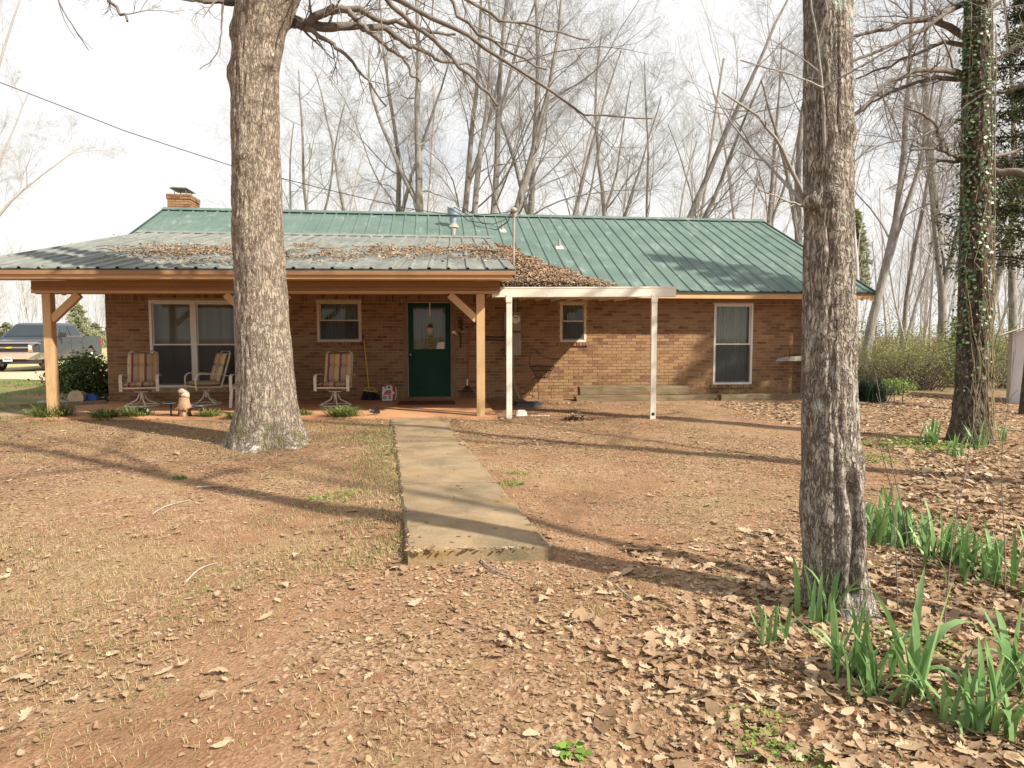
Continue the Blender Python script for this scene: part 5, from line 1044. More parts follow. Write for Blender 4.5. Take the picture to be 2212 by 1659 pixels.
def patio_chair(label, loc, rz, swivel=True, cushion_back=True, recl=.28):
    t = thing('patio_chair', label, 'chair', (0, 0, 0), 'striped patio chairs on the porch')
    if swivel:
        ring = [(.29*math.cos(a), .27*math.sin(a), .018) for a in np.linspace(0, 2*math.pi, 29)]; part('base_ring', MB().tube(ring, .014, 8, caps=False), 'chair_frame', t, smooth=True)
        for k in range(4):
            a = k*math.pi/2+.35; c, s = math.cos(a), math.sin(a); part('leg', MB().tube([(.28*c, .26*s, .02), (.19*c, .18*s, .07), (.09*c, .085*s, .12), (.05*c, .05*s, .2), (.05*c, .05*s, .27)], .013, 7), 'chair_frame', t, smooth=True)
        part('pedestal', MB().tube([(0, 0, .14), (0, 0, .28)], .03, 10).box(-.11, .11, -.04, .04, .265, .285), 'chair_frame', t)
        part('spring', MB().tube([(-.16, .02, .36), (-.12, 0, .28), (.12, 0, .28), (.16, .02, .36)], .008, 6).tube([(-.2, .1, .36), (-.15, .05, .29)], .006, 5).tube([(.2, .1, .36), (.15, .05, .29)], .006, 5), 'chair_frame', t, smooth=True)
    else:
        for s in (-1, 1):
            part('leg', MB().beam((s*.29, -.27, .35), (s*.305, -.31, 0), .055, .02, up=(0, 1, 0)), 'chair_frame', t); part('leg', MB().beam((s*.29, .2, .36), (s*.30, .32, 0), .055, .02, up=(0, 1, 0)), 'chair_frame', t)
    fr = [(-.25, -.24, .36), (-.25, .2, .34), (.25, .2, .34), (.25, -.24, .36)]; sf = MB().tube(fr+[fr[0]], .012, 7); sf.beam((-.29, -.25, .36), (.29, -.25, .36), .03, .025); part('seat_frame', sf, 'chair_frame', t, smooth=True)
    for s in (-1, 1):
        am = MB(); pts = [(s*.30, -.27, .30), (s*.30, -.285, .45), (s*.30, -.28, .54), (s*.30, -.25, .585), (s*.30, -.19, .605), (s*.30, .0, .60), (s*.30, .22, .575), (s*.29, .33, .55)]
        for a, b in zip(pts[:-1], pts[1:]):
            d = np.array(b)-np.array(a); am.beam(a, b, .055, .013, up=(0, -d[2], d[1]))
        part('armrest', am, 'chair_frame', t)
    tp = .66; yb = lambda z: .20+(z-.34)*math.tan(recl)
    bk = [(-.25, .2, .34), (-.255, yb(.9), .9), (-.24, yb(.985), .985), (-.18, yb(1.02), 1.02), (.18, yb(1.02), 1.02), (.24, yb(.985), .985), (.255, yb(.9), .9), (.25, .2, .34)]; part('back_frame', MB().tube(bk, .012, 7), 'chair_frame', t, smooth=True)
    part('sling', MB().add([(-.24, .19, .35), (.24, .19, .35), (.24, yb(.98), .98), (-.24, yb(.98), .98), (-.24, -.23, .365), (.24, -.23, .365)], [(0, 1, 2, 3), (4, 5, 1, 0)]), 'chair_frame', t)
    V, Fc = pillow(.52, .50, .095); part('seat_cushion', MB().add(xf(V, -.03, (0, -.04, .365)), Fc), 'stripe', t, smooth=True)
    for z0, ln in ((.43, .33), (.745, .235)):
        V, Fc = pillow(.50, ln, .095); V = xf(V, math.pi/2-recl, (0, yb(z0)-.02+ln/2*math.sin(recl)-.0, z0+ln/2*math.cos(recl))); part('back_cushion', MB().add(V, Fc), 'stripe', t, smooth=True)
    t.location = loc; t.rotation_euler = (0, 0, rz); return t
patio_chair('striped swivel chair on the left, facing the yard beside the brick corner', (-5.42, 13.45, 0), math.radians(14))
patio_chair('striped swivel chair turned sideways in front of the big window', (-4.32, 13.62, 0), math.radians(-54))
patio_chair('four legged patio chair mostly hidden behind the oak trunk', (-3.38, 13.25, 0), math.radians(0), swivel=False)
patio_chair('striped swivel chair right of the oak trunk under the kitchen window', (-1.83, 13.10, 0), math.radians(-6))
# broom
t = thing('push_broom', 'yellow handled angle broom with black bristles leaning on the brick wall', 'broom', (-1.28, 14.2, 0))
part('handle', MB().tube([(-1.31, 14.22, .22), (-1.42, 14.44, 1.24)], .0125, 8), 'yellow', t, smooth=True)
part('grip', MB().tube([(-1.42, 14.44, 1.24), (-1.435, 14.46, 1.34)], .014, 8), 'dark_plastic', t, smooth=True)
part('broom_cap', MB().beam((-1.43, 14.22, .20), (-1.14, 14.22, .165), .05, .018).beam((-1.41, 14.22, .205), (-1.345, 14.22, .265), .03, .014).beam((-1.16, 14.22, .175), (-1.24, 14.22, .26), .03, .014).beam((-1.345, 14.22, .265), (-1.24, 14.22, .26), .03, .014), 'yellow', t)
V = []
bmb = MB()
for k in range(70):
    u = random.random(); x = -1.43+.29*u; z = .19-.035*u; x2 = -1.49+.43*u+random.gauss(0, .008); y2 = 14.2+random.gauss(0, .03); bmb.beam((x, 14.22+random.gauss(0, .012), z), (x2, y2, .008), .012, .012)
part('bristles', bmb, 'black', t)
# jug with sprayer
t = thing('spray_jug', 'white plastic jug with red label and red sprayer beside the door', 'jug', (-.93, 14.1, 0))
jx, jy = -.93, 14.1
jb = part('body', loft([(0, jy-.07, jy+.07, .10), (.01, jy-.08, jy+.08, .105), (.17, jy-.08, jy+.08, .105), (.225, jy-.075, jy+.075, .10), (.25, jy-.05, jy+.05, .06)]), 'white_plastic', t, bevel=.006)
for v in jb.data.vertices: v.co.x += jx
part('handle', MB().tube([(jx-.02, jy, .23), (jx-.015, jy, .275), (jx+.02, jy, .305), (jx+.06, jy, .30), (jx+.085, jy, .26), (jx+.09, jy, .2)], .019, 8).tube([(jx-.075, jy, .2), (jx-.08, jy, .28)], .022, 10), 'white_plastic', t, smooth=True)
part('cap', MB().tube([(jx-.08, jy, .28), (jx-.08, jy, .315)], .026, 12), 'red_plastic', t, smooth=True)
lb = part('label', MB().add([(jx-.08, jy-.083, .12), (jx+.085, jy-.083, .125), (jx+.085, jy-.083, .20), (jx+.03, jy-.083, .222), (jx-.03, jy-.083, .20)], [(0, 1, 2, 3, 4)]), 'red_plastic', t)
part('label_panel', MB().box(jx-.09, jx-.01, jy-.0845, jy-.082, .03, .10).box(jx+.02, jx+.08, jy-.0845, jy-.082, .03, .115), 'meter_grey', t)
def wording(s, size, x, y, z, m, parent):
    me = text_mesh(s, size, .0008); me.transform(Matrix.Translation(Vector((x, y, z))-root_loc(parent)) @ Matrix.Rotation(math.pi/2, 4, 'X')); return link('lettering', me, m, parent)
wording('Ortho', .034, jx+.015, jy-.0855, .182, 'white_plastic', lb); wording('HOME DEFENSE', .0225, jx+.002, jy-.0855, .146, 'white_plastic', lb)
part('sprayer', MB().box(jx+.115, jx+.165, jy-.03, jy+.03, .03, .21).beam((jx+.14, jy, .2), (jx+.165, jy-.02, .28), .03, .03), 'red_plastic', t, bevel=.005)
part('sprayer_wand', MB().tube([(jx+.165, jy-.02, .28), (jx+.18, jy-.04, .2), (jx+.175, jy-.04, .06), (jx+.15, jy-.04, .01)], .008, 6).box(jx+.09, jx+.14, jy-.035, jy-.03, .13, .18), 'white_plastic', t)
# door mat
o = part('door_mat', MB().box(-.68, .42, 13.05, 13.75, .001, .018), 'mat_brown', None, bevel=.005); tag(o, 'dark reddish brown door mat in front of the green door', 'door mat')
# rake and hanger right of the door
t = thing('leaf_rake', 'old leaf rake hanging head down on the brick right of the door', 'rake', (.72, WY, 0))
part('handle', MB().tube([(.72, WY-.05, .38), (.77, WY-.03, 1.55)], .012, 7), 'door_trim', t, smooth=True); part('ferrule', MB().tube([(.715, WY-.06, .27), (.72, WY-.05, .40)], .018, 8), 'steel', t)
tn = None
for k in range(15):
    u = (k-7)/7; o = part('tine', MB().tube([(.715, WY-.06, .28), (.715+.16*u, WY-.07, .10), (.715+.19*u, WY-.06, .03), (.715+.195*u, WY-.10, .015)], .0035, 4), 'rusty_wire', t)
part('tine_brace', MB().beam((.59, WY-.07, .14), (.84, WY-.07, .14), .01, .006), 'rusty_wire', t)
t = thing('wall_hanging', 'dark metal bracket hanging on the brick between door and porch post', 'hanger', (.60, WY-.03, 1.1)); hb = MB().tube([(.585, WY-.03, 1.05), (.585, WY-.03, 1.72)], .012, 6)
for k in range(7): hb.beam((.54+.012*math.sin(k*2), WY-.04, 1.35+.045*k), (.63+.012*math.cos(k*3), WY-.04, 1.37+.045*k), .02, .035)
part('bracket', hb, 'rusty_wire', t)
# door decoration
t = thing('door_sign', 'hanging holiday sign with two green ovals on the door glass', 'sign', (-.06, WY-.01, 1.1)); dx = -.06
part('strap', MB().box(dx-.012, dx+.012, WY+.02, WY+.024, 1.72, 2.02), 'white_vinyl', t)
def disc(cx, cz, rx_, rz_, y0, y1, n=22): return MB().add([(cx+rx_*math.cos(2*math.pi*i/n), y, cz+rz_*math.sin(2*math.pi*i/n)) for y in (y0, y1) for i in range(n)], [tuple(range(n)), tuple(range(2*n-1, n-1, -1))]+[(i, n+i, n+(i+1) % n, (i+1) % n) for i in range(n)])
part('ornament', MB().lathe([(.004, -.10), (.05, -.05), (.072, .01), (.06, .06), (.02, .075)], 14, (dx, WY+.005, 1.43)), 'cream', t, smooth=True)
part('ornament_cap', MB().lathe([(.062, .055), (.058, .09), (.03, .125), (.004, .14)], 12, (dx+.01, WY+.005, 1.43)), 'mat_brown', t, smooth=True)
for k, (cz, rx_, rz_, s, sz_) in enumerate(((1.272, .085, .052, 'Merry', .062), (1.14, .10, .062, 'Christmas', .043))):
    pl_ = part('sign_plate', disc(dx+.01, cz, rx_, rz_, WY+.016, WY+.024), 'sign_green', t); part('plate_rim', MB().tube([(dx+.01+rx_*math.cos(a), WY+.014, cz+rz_*math.sin(a)) for a in np.linspace(0, 2*math.pi, 25)], .005, 5, caps=False), 'sign_gold', pl_); wording(s, sz_, dx+.01, WY+.013, cz, 'cream', pl_)
part('chain', MB().tube([(dx, WY+.01, 1.33), (dx+.01, WY+.018, 1.32)], .004, 5).tube([(dx+.01, WY+.018, 1.22), (dx+.01, WY+.018, 1.20)], .004, 5).tube([(dx, WY+.01, 1.55), (dx, WY+.02, 1.73)], .003, 5), 'sign_gold', t)
t = thing('window_flowers', 'small dried flower cluster in the lower right of the door glass', 'flowers', (.16, WY+.03, 1.05)); fb = MB()
for k in range(16): a = k*2.4; fb.ball((.17+.045*math.cos(a)*math.sqrt(k/16), WY+.045, 1.25+.06*math.sin(a)*math.sqrt(k/16)), .013, 6, 4)
part('blooms', fb, 'statue', t); part('paper', MB().add([(.07, WY+.062, 1.04), (.25, WY+.062, 1.04), (.24, WY+.062, 1.19), (.10, WY+.062, 1.17)], [(0, 1, 2, 3)]), 'white_vinyl', t)
# ================================================================== PLANTING BED ORNAMENTS
q = at_z(399, 905, -.05); stx, sty = float(q[0]), float(q[1]); z = g1(stx, sty)
t = thing('garden_statue', 'brown and cream garden statue with a carved animal head beside the porch', 'statue', (stx, sty, z))
part('body', MB().lathe([(.10, 0), (.115, .05), (.105, .10), (.12, .16), (.135, .20), (.12, .24), (.10, .30), (.095, .36), (.085, .40)], 16, (stx, sty, z)), 'statue', t, smooth=True)
cl = MB()
for k in range(11): a = 2*math.pi*k/11; cl.ball((stx+.13*math.cos(a), sty+.13*math.sin(a), z+.185+.012*math.sin(k*2)), (.036, .036, .028), 8, 5)
part('ruffle', cl, 'statue', t, smooth=True)
for k in range(6): a = 2*math.pi*k/6-.3; part('foot', MB().ball((stx+.10*math.cos(a), sty+.10*math.sin(a), z+.07), (.03, .03, .07), 8, 6), 'cream' if k % 2 else 'mat_brown', t, smooth=True)
part('head', MB().ball((stx, sty, z+.46), (.085, .085, .085), 14, 10).ball((stx-.02, sty-.05, z+.52), (.065, .07, .055), 12, 8).ball((stx+.05, sty-.03, z+.44), (.055, .06, .06), 10, 8), 'cream', t, smooth=True)
part('muzzle', MB().ball((stx-.045, sty-.075, z+.445), (.03, .03, .028), 8, 6), 'mat_brown', t, smooth=True); part('ear', MB().ball((stx-.06, sty+.0, z+.42), (.02, .03, .05), 8, 6), 'cream', t, smooth=True); part('ear', MB().ball((stx+.085, sty+.0, z+.44), (.02, .03, .06), 8, 6), 'cream', t, smooth=True)
t.scale = (.86, .86, .86)
def path_light(px, py, h, label, tilt):
    q = at_z(px, py, -.05); x, y = float(q[0]), float(q[1]); z = g1(x, y); t = thing('solar_path_light', label, 'path light', (x, y, z), 'flat topped solar lights beside the statue')
    part('stake', MB().tube([(x, y, z-.05), (x, y, z+h-.02)], .016, 8), 'dark_plastic' if tilt < 0 else 'steel', t, smooth=True)
    V = []; n = 18
    part('shade', MB().lathe([(.02, h-.045), (.11, h-.02), (.115, h-.005), (.09, h+.012), (.02, h+.018)], n, (x, y, z)), 'dark_plastic', t, smooth=True); part('rim', MB().tube([(x+.113*math.cos(a), y+.113*math.sin(a), z+h) for a in np.linspace(0, 2*math.pi, n+1)], .005, 5, caps=False), 'steel', t, smooth=True)
path_light(370, 905, .25, 'flat topped solar light with dark stake left of the statue', -1); path_light(431, 906, .22, 'flat topped solar light with bright stake right of the statue', 1)
def spot_light(px, py, label, flip):
    q = at_z(px, py, -.05); x, y = float(q[0]), float(q[1]); z = g1(x, y); t = thing('solar_spotlight', label, 'spotlight', (x, y, z), 'black solar spotlights at the porch edge')
    part('stake', MB().tube([(x, y, z-.03), (x, y, z+.07)], .010, 7), 'steel', t, smooth=True)
    part('lamp_head', MB().tube([(x+.02*flip, y, z+.09), (x-.06*flip, y-.05, z+.115)], .03, 12), 'dark_plastic', t, smooth=True); part('lens', MB().tube([(x-.06*flip, y-.05, z+.115), (x-.064*flip, y-.053, z+.1165)], .026, 12), 'headlight', t)
    part('solar_panel', MB().hexa([(x+.02*flip, y-.04, z+.06), (x+.10*flip, y-.04, z+.06), (x+.10*flip, y+.03, z+.09), (x+.02*flip, y+.03, z+.09), (x+.02*flip, y-.045, z+.13), (x+.10*flip, y-.045, z+.13), (x+.10*flip, y+.02, z+.15), (x+.02*flip, y+.02, z+.15)]), 'black_glass', t)
spot_light(808, 903, 'black solar spotlight at the porch edge near the walk', 1); spot_light(314, 903, 'toppled black solar spotlight near the left porch post', -1)
# clutter at the left end of the porch
q = at_z(183, 872, .0); bx_, by_ = -6.78, 13.9
t = thing('bucket', 'off white plastic bucket lying on its side by the shrub', 'bucket', (bx_, by_, .0)); 
part('shell', MB().tube([(bx_, by_-.05, .135), (bx_-.02, by_+.22, .125)], [.135, .115], 20), 'cream', t, smooth=True); part('rim', MB().tube([(bx_+.138*math.cos(a), by_-.05, .137+.138*math.sin(a)) for a in np.linspace(0, 2*math.pi, 25)], .008, 6, caps=False), 'cream', t, smooth=True)
t = thing('blue_pail', 'small blue plastic pail next to the bucket against the brick corner', 'pail', (-6.60, 14.15, 0)); part('shell', MB().tube([(-6.58, 14.0, .10), (-6.62, 14.3, .09)], [.10, .075], 18), 'blue_plastic', t, smooth=True); part('rim', MB().tube([(-6.58+.103*math.cos(a), 14.0, .10+.103*math.sin(a)) for a in np.linspace(0, 2*math.pi, 21)], .008, 6, caps=False), 'blue_plastic', t, smooth=True)
o = part('old_log', MB().tube([(-7.5, 13.95, .03), (-7.2, 13.9, .04), (-6.95, 13.92, .03)], [.05, .055, .045], 10), 'old_wood', None, smooth=True); tag(o, 'weathered pale log lying beside the bucket', 'log')
o = part('edging_board', MB().beam((-7.6, 13.55, .01), (-6.3, 14.0, .03), .05, .09), 'door_trim', None); tag(o, 'dark edging board along the shrub bed at the porch end', 'board')
# timbers along the foot of the right wall
def timber(label, x0, x1, y, z0, h, w, seed, tilt=0):
    rg = random.Random(seed); n = 12; V = []
    for i in range(n+1):
        x = x0+(x1-x0)*i/n; dz = tilt*i/n
        for dy, dz2 in ((-w/2, 0), (w/2, 0), (w/2, h), (-w/2, h)): V.append((x+(rg.gauss(0, .012) if i in (0, n) else 0), y+dy+rg.gauss(0, .006), z0+dz+dz2+rg.gauss(0, .006)))
    Fc = [(4*i+k, 4*i+(k+1) % 4, 4*i+4+(k+1) % 4, 4*i+4+k) for i in range(n) for k in range(4)]+[(3, 2, 1, 0), tuple(4*n+k for k in range(4))]
    o = part('landscape_timber', MB().add(V, Fc), 'timber', None, bevel=.008); tag(o, label, 'timber', 'old landscape timbers along the wall')
gzz = g1(4, 13.8)
timber('upper weathered timber of the stacked pair beside the right awning post', 3.02, 5.38, 13.98, gzz+.13, .17, .17, 1); timber('lower mossy timber under the stacked one beside the awning post', 2.92, 5.95, 13.86, gzz-.03, .14, .18, 2); timber('long grey green timber under the right window', 5.98, 9.2, 13.72, gzz-.02, .15, .17, 3)
t = thing('trellis_post', 'weathered wooden post with a shelf board at the right end of the wall', 'post', (8.15, 14.25, 0)); part('upright', MB().box(8.10, 8.19, 14.2, 14.29, -.1, 1.95), 'old_wood', t, bevel=.008); part('upright', MB().box(8.25, 8.36, 14.3, 14.38, -.1, 1.85), 'door_trim', t); part('shelf_board', MB().hexa([(7.42, 14.12, .76), (8.2, 14.16, .77), (8.2, 14.3, .77), (7.5, 14.3, .76), (7.46, 14.12, .81), (8.2, 14.16, .89), (8.2, 14.3, .89), (7.55, 14.3, .83)]), 'old_wood', t); part('hook', MB().tube([(7.78, 14.2, .84), (7.785, 14.2, 1.05)], .008, 6), 'rusty_wire', t)
# wire plant stand
wx, wy = 2.28, 14.2; z = g1(wx, wy); t = thing('plant_stand', 'rusty scrolled wire plant stand against the shaded brick wall', 'plant stand', (wx, wy, z)); wb = MB()
for s in (-1, 1): wb.tube([(wx+s*.12, wy, z+.46), (wx+s*.2, wy, z+.42), (wx+s*.23, wy, z+.33), (wx+s*.2, wy, z+.2), (wx+s*.19, wy, z+.08), (wx+s*.22, wy, z)], .007, 5)
wb.tube([(wx-.1, wy-.15, z+.46), (wx-.12, wy-.2, z+.3), (wx-.1, wy-.2, z)], .007, 5); part('legs', wb, 'rusty_wire', t, smooth=True); bb = MB()
for k in range(14): a = 2*math.pi*k/14; bb.tube([(wx+.12*math.cos(a), wy+.12*math.sin(a), z+.46), (wx+.20*math.cos(a), wy+.15*math.sin(a), z+.60), (wx+.27*math.cos(a), wy+.18*math.sin(a), z+.70)], .004, 4)
for r, zz_ in ((.12, .46), (.21, .61), (.27, .70)): bb.tube([(wx+r*math.cos(a), wy+r*.7*math.sin(a), z+zz_) for a in np.linspace(0, 2*math.pi, 21)], .006, 5, caps=False)
part('basket', bb, 'rusty_wire', t); part('hoop_handle', MB().tube([(wx-.27, wy, z+.74), (wx-.25, wy, z+.98), (wx-.1, wy, z+1.02), (wx+.02, wy, z+.9), (wx+.25, wy, z+.84), (wx+.3, wy, z+.86)], .008, 5).tube([(wx-.12, wy, z+1.01), (wx-.06, wy, z+.9)], .006, 5).tube([(wx+.14, wy, z+.99), (wx+.24, wy, z+.92), (wx+.24, wy, z+.72)], .006, 5), 'rusty_wire', t, smooth=True)
# cover box, cup
q = at_z(1140, 880, -.08); o = part('drain_box', loft([(-.1, float(q[1])-.3, float(q[1])+.25, .27), (.02, float(q[1])-.27, float(q[1])+.22, .24)]), 'box_blue', None, bevel=.006); o.location.x = float(q[0]); tag(o, 'low dark blue utility box on the ground under the meter', 'utility box')
q = at_z(1126, 903, -.08); px_, py_ = float(q[0]), float(q[1]); zz_ = g1(px_, py_); t = thing('plastic_tub', 'white plastic tub on the ground right of the left awning post', 'tub', (px_, py_, zz_)); part('shell', loft([(zz_-.01, py_-.07, py_+.07, .105), (zz_+.10, py_-.05, py_+.05, .075)]), 'white_plastic', t, bevel=.015); 
tb_ = t.children[0]; tb_.data.transform(Matrix.Translation((px_, 0, 0)))
t2 = MB()
for k in range(12): a = random.uniform(0, 6.28); t2.ball((px_+.28+random.gauss(0, .09), py_-.12+random.gauss(0, .04), zz_+.012), (.03, .025, .012), 6, 4)
o = part('bread_scraps', t2, 'cream', None); tag(o, 'pale scraps on the ground beside the white tub', 'scraps')
# ================================================================== LITTER AND GRASS
def leaf_template(kind, seed):
    rg = random.Random(seed)
    if kind == 'oak':      # lobed, pointed
        ts = [0, .1, .2, .28, .4, .5, .62, .71, .82, .9, 1]; ws = [.02, .06, .17, .10, .25, .13, .28, .15, .19, .08, .01]
    elif kind == 'oval': ts = [0, .08, .2, .36, .54, .72, .87, .95, 1]; ws = [.015, .07, .16, .22, .235, .20, .12, .06, .01]
    else: ts = [0, .3, .65, 1]; ws = [.05, .3, .28, .04]
    q_ = 1.0 if kind == 'oak' else .55; c1, c2, c3 = rg.uniform(-.5, 1.5)*q_, rg.uniform(-.8, .8)*q_, rg.uniform(-.5, .5)*q_; V = []
    for t, w in zip(ts, ws):
        j_ = (.6, 1.3) if kind == 'oak' else (.85, 1.15); wl = w*rg.uniform(*j_); wr = w*rg.uniform(*j_); sw = .03 if kind == 'oak' and w > .15 else 0
        for y, dx in ((-wl, sw), (0, 0), (wr, sw)): V.append((t-.5+dx, y, c1*y*y*1.3+c2*(t-.5)**2+c3*y*(t-.5)+rg.gauss(0, .012)))
    V = np.array(V); V[:, 2] -= V[:, 2].min(); n = len(ts)
    Fc = np.array([(3*i+j, 3*i+j+1, 3*i+4+j, 3*i+3+j) for i in range(n-1) for j in (0, 1)]); return V, Fc
def scatter(tpl, P, size, yaw, tilt_n, rng, lift=.004):
    """place leaves: P (n,3), surface normals tilt_n (n,3)"""
    n = len(P); kind = rng.integers(0, len(tpl), n); Vs, Fs, o = [], [], 0
    Nn = tilt_n/np.linalg.norm(tilt_n, axis=1, keepdims=True); X = np.stack([np.cos(yaw), np.sin(yaw), 0*yaw], -1); X -= Nn*(X*Nn).sum(1, keepdims=True); X /= np.linalg.norm(X, axis=1, keepdims=True); Y = np.cross(Nn, X)
    for k, (V, Fc) in enumerate(tpl):
        i = np.where(kind == k)[0]
        if not len(i): continue
        W_ = P[i][:, None, :]+size[i][:, None, None]*(V[None, :, 0:1]*X[i][:, None, :]+V[None, :, 1:2]*Y[i][:, None, :]+V[None, :, 2:3]*Nn[i][:, None, :])+np.array([0, 0, lift])
        Vs.append(W_.reshape(-1, 3)); Fs.append((Fc[None]+(np.arange(len(i))*len(V))[:, None, None]).reshape(-1, 4)+o); o += len(i)*len(V)
    return np.concatenate(Vs), np.concatenate(Fs)
rn = np.random.default_rng(17)
def on_slab(x, y, m=-.05):
    w = (y > 4.34-m) & (y < 11.1) & (x > -.17-.43*(y-4.36)/5.84-m) & (x < .78-.56*(y-4.36)/5.84+m)
    d = (x-PA[0])*PN[0]+(y-PA[1])*PN[1]; s = (x-PA[0])*PE[0]+(y-PA[1])*PE[1]
    return w, (d < .2) & (s > -7.4) & (s < .3) & (y < 14.5)
def candidates(n, ymax=14.0, wpow=1.0):
    """random points over the visible yard, denser per square metre near the camera"""
    d = 2.0+(ymax-2.0)*rn.random(n)**wpow; u = rn.uniform(-.80, .82, n); x = (c_right[0]*u+math.sin(YAW))*d; y = (c_right[1]*u+math.cos(YAW))*d; return x, y
def density(x, y):
    a = fbm(x*.7, y*.7, 41); b = fbm(x*2.1, y*2.1, 43)
    d = .03+.34*np.clip((a-.53)*6, 0, 1)+.22*np.clip((b-.58)*6, 0, 1)+.11*np.clip((5.2-y)/2, 0, 1)*np.clip((b-.36)*4, .1, 1)
    d = d+np.clip((x+.35-.5*(y-2.3))/2.4, 0, 1)*np.clip((6.8-y)/2.4, 0, 1)*1.15*np.clip((b-.2)*3.2, .25, 1)      # thick drift on the right
    d = d+np.clip((x-3.0)/1.6, 0, 1)*np.clip((10-y)/3, 0, 1)*.6
    d = d+np.exp(-((x-1.0)**2/.9+(y-10.75)**2/.12))*1.0+np.exp(-((y-13.4)**2/.04))*(x > 2.2)*.35
    d = np.where((y > 5) & (x < -.6), d*.5, d); d = np.where((x > .4) & (x < 5.5) & (y > 4.8) & (y < 13) & (x < y*.75), d*.3, d)
    return np.clip(d, .03, 1)
def yard_filter(x, y, keep_slab=.02):
    w, p = on_slab(x, y); return (~(w | p) | (rn.random(len(x)) < keep_slab)) & (y < 13.9)
def surf(x, y):
    w, p = on_slab(x, y, .01); z = gz(x, y); z = np.where(w, np.maximum(z, -.075+.07*(y-4.36)/5.84+.008), z); return np.where(p, .003, z)
TO = [leaf_template('oak', k) for k in range(7)]; TV = [leaf_template('oval', 20+k) for k in range(7)]; TS = [leaf_template('bit', 40+k) for k in range(4)]
x, y = candidates(62000, 13.9, .85); k = (rn.random(len(x)) < density(x, y)) & yard_filter(x, y, .012); x, y = x[k], y[k]
far = np.hypot(x, y) > 6.5; dn = density(x, y); tl = .08+.27*dn; N = np.stack([rn.normal(0, 1, len(x))*tl, rn.normal(0, 1, len(x))*tl, np.ones(len(x))], -1); sz_ = np.clip(.028*np.exp(rn.normal(.62, .38, len(x))), .02, .13)*np.where(dn < .35, .72, 1.0)*np.where(rn.random(len(x)) < .14, 1.5, 1)
for nm, sel, tp in (('oak_leaf_litter', ~far, TO+TO+TV), ('distant_leaf_litter', far, TV+TS)):
    P = np.stack([x, y, surf(x, y)+rn.uniform(0, .012, len(x))+rn.random(len(x))*.022*np.clip(dn-.4, 0, 1)], -1)[sel]; V, Fc = scatter(tp, P, sz_[sel], rn.uniform(0, 6.28, sel.sum()), N[sel], rn); stuff(npart(nm, V, Fc, 'leaf_litter'), 'dry brown fallen oak leaves scattered over the yard' if nm[0] == 'o' else 'small dry leaves on the ground near the house', 'leaves')
x, y = candidates(120000, 13.5, .75); k = yard_filter(x, y, .03) & (rn.random(len(x)) < np.clip(.9*density(x, y)+np.clip((fbm(x*.75+3, y*.75, 55)-.44)*4.5, .05, .85), 0, 1)); x, y = x[k], y[k]
P = np.stack([x, y, surf(x, y)], -1); N = np.stack([rn.normal(0, .12, len(x)), rn.normal(0, .12, len(x)), np.ones(len(x))], -1); V, Fc = scatter(TS, P, rn.uniform(.010, .040, len(x)), rn.uniform(0, 6.28, len(x)), N, rn, .002); stuff(npart('leaf_fragments', V, Fc, 'litter_bits'), 'crumbled leaf fragments covering the red soil', 'leaf fragments')
# short grass: dry and green blades
def grass(name, label, x, y, ln, w, m):
    n = len(x); z = gz(x, y); a = rn.uniform(0, 6.28, n); ln = ln*rn.uniform(.4, 1.2, n); le = rn.uniform(.2, 1.1, n); k = 3; s = np.linspace(0, 1, k)[None]
    o = ln[:, None]*s**1.3*np.sin(le)[:, None]; u = ln[:, None]*s*np.cos(le)[:, None]*(1-.25*s); P = np.stack([x[:, None]+o*np.cos(a)[:, None], y[:, None]+o*np.sin(a)[:, None], z[:, None]+u], -1)
    pw = w*(1-s*.9)[..., None]*np.ones((n, 1, 1)); sd_ = np.stack([-np.sin(a), np.cos(a), 0*a], -1)[:, None, :]; V = np.stack([P-sd_*pw/2, P+sd_*pw/2], 2).reshape(-1, 3)
    j = np.arange(k-1); q = np.stack([2*j, 2*j+1, 2*j+3, 2*j+2], -1); Fc = (q[None]+(np.arange(n)*2*k)[:, None, None]).reshape(-1, 4); stuff(npart(name, V, Fc, m), label, 'grass')
def clumped(n, ymax, per, sig):
    cx, cy = candidates(n//per, ymax, .8); x = np.repeat(cx, per)+rn.normal(0, sig, n//per*per); y = np.repeat(cy, per)+rn.normal(0, sig, n//per*per); return x, y
x, y = clumped(230000, 13, 14, .05); k = yard_filter(x, y, 0) & (rn.random(len(x)) < np.clip((fbm(x*.8, y*.8, 77)-.40)*4, .03, 1)*np.where(x < .9, 1, .5)); x, y = x[k], y[k]; grass('dry_grass', 'short straw coloured dry grass in the yard', x, y, .042, .0035, 'straw')
x, y = clumped(80000, 13, 18, .05); k = yard_filter(x, y, 0) & (rn.random(len(x)) < np.clip((fbm(x*.6+9, y*.6, 88)-.45)*5, .03, 1)*np.where(np.abs(x+.75) < .7, 1, .55)); x, y = x[k], y[k]; grass('green_grass', 'sparse green grass blades coming up through the leaves', x, y, .042, .004, 'grass')
for nm, lab, n, m in (('walk_edge_straw', 'longer straw coloured grass along the left edge of the walk', 7000, 'straw'), ('walk_edge_grass', 'green grass blades along the left edge of the walk', 3600, 'grass')):
    y = rn.uniform(4.3, 10.4, n); x = -.17-.43*(y-4.36)/5.84-np.abs(rn.normal(0, .42, n)); k = yard_filter(x, y, 0) & (fbm(x*2, y*2, 12 if m == 'straw' else 15) > (.42 if m == 'straw' else .5)); grass(nm, lab, x[k], y[k], .065, .005, m)
n = 16000; x = rn.uniform(-13, -6.6, n); y = rn.uniform(11.2, 22, n); k = (rn.random(n) < np.clip((fbm(x*.5, y*.5, 91)-.3)*3, 0, 1)) & ~((y > 12.1) & (y < 13.7)); grass('side_lawn', 'green lawn beside the left end of the porch', x[k], y[k], .09, .012, 'grass')
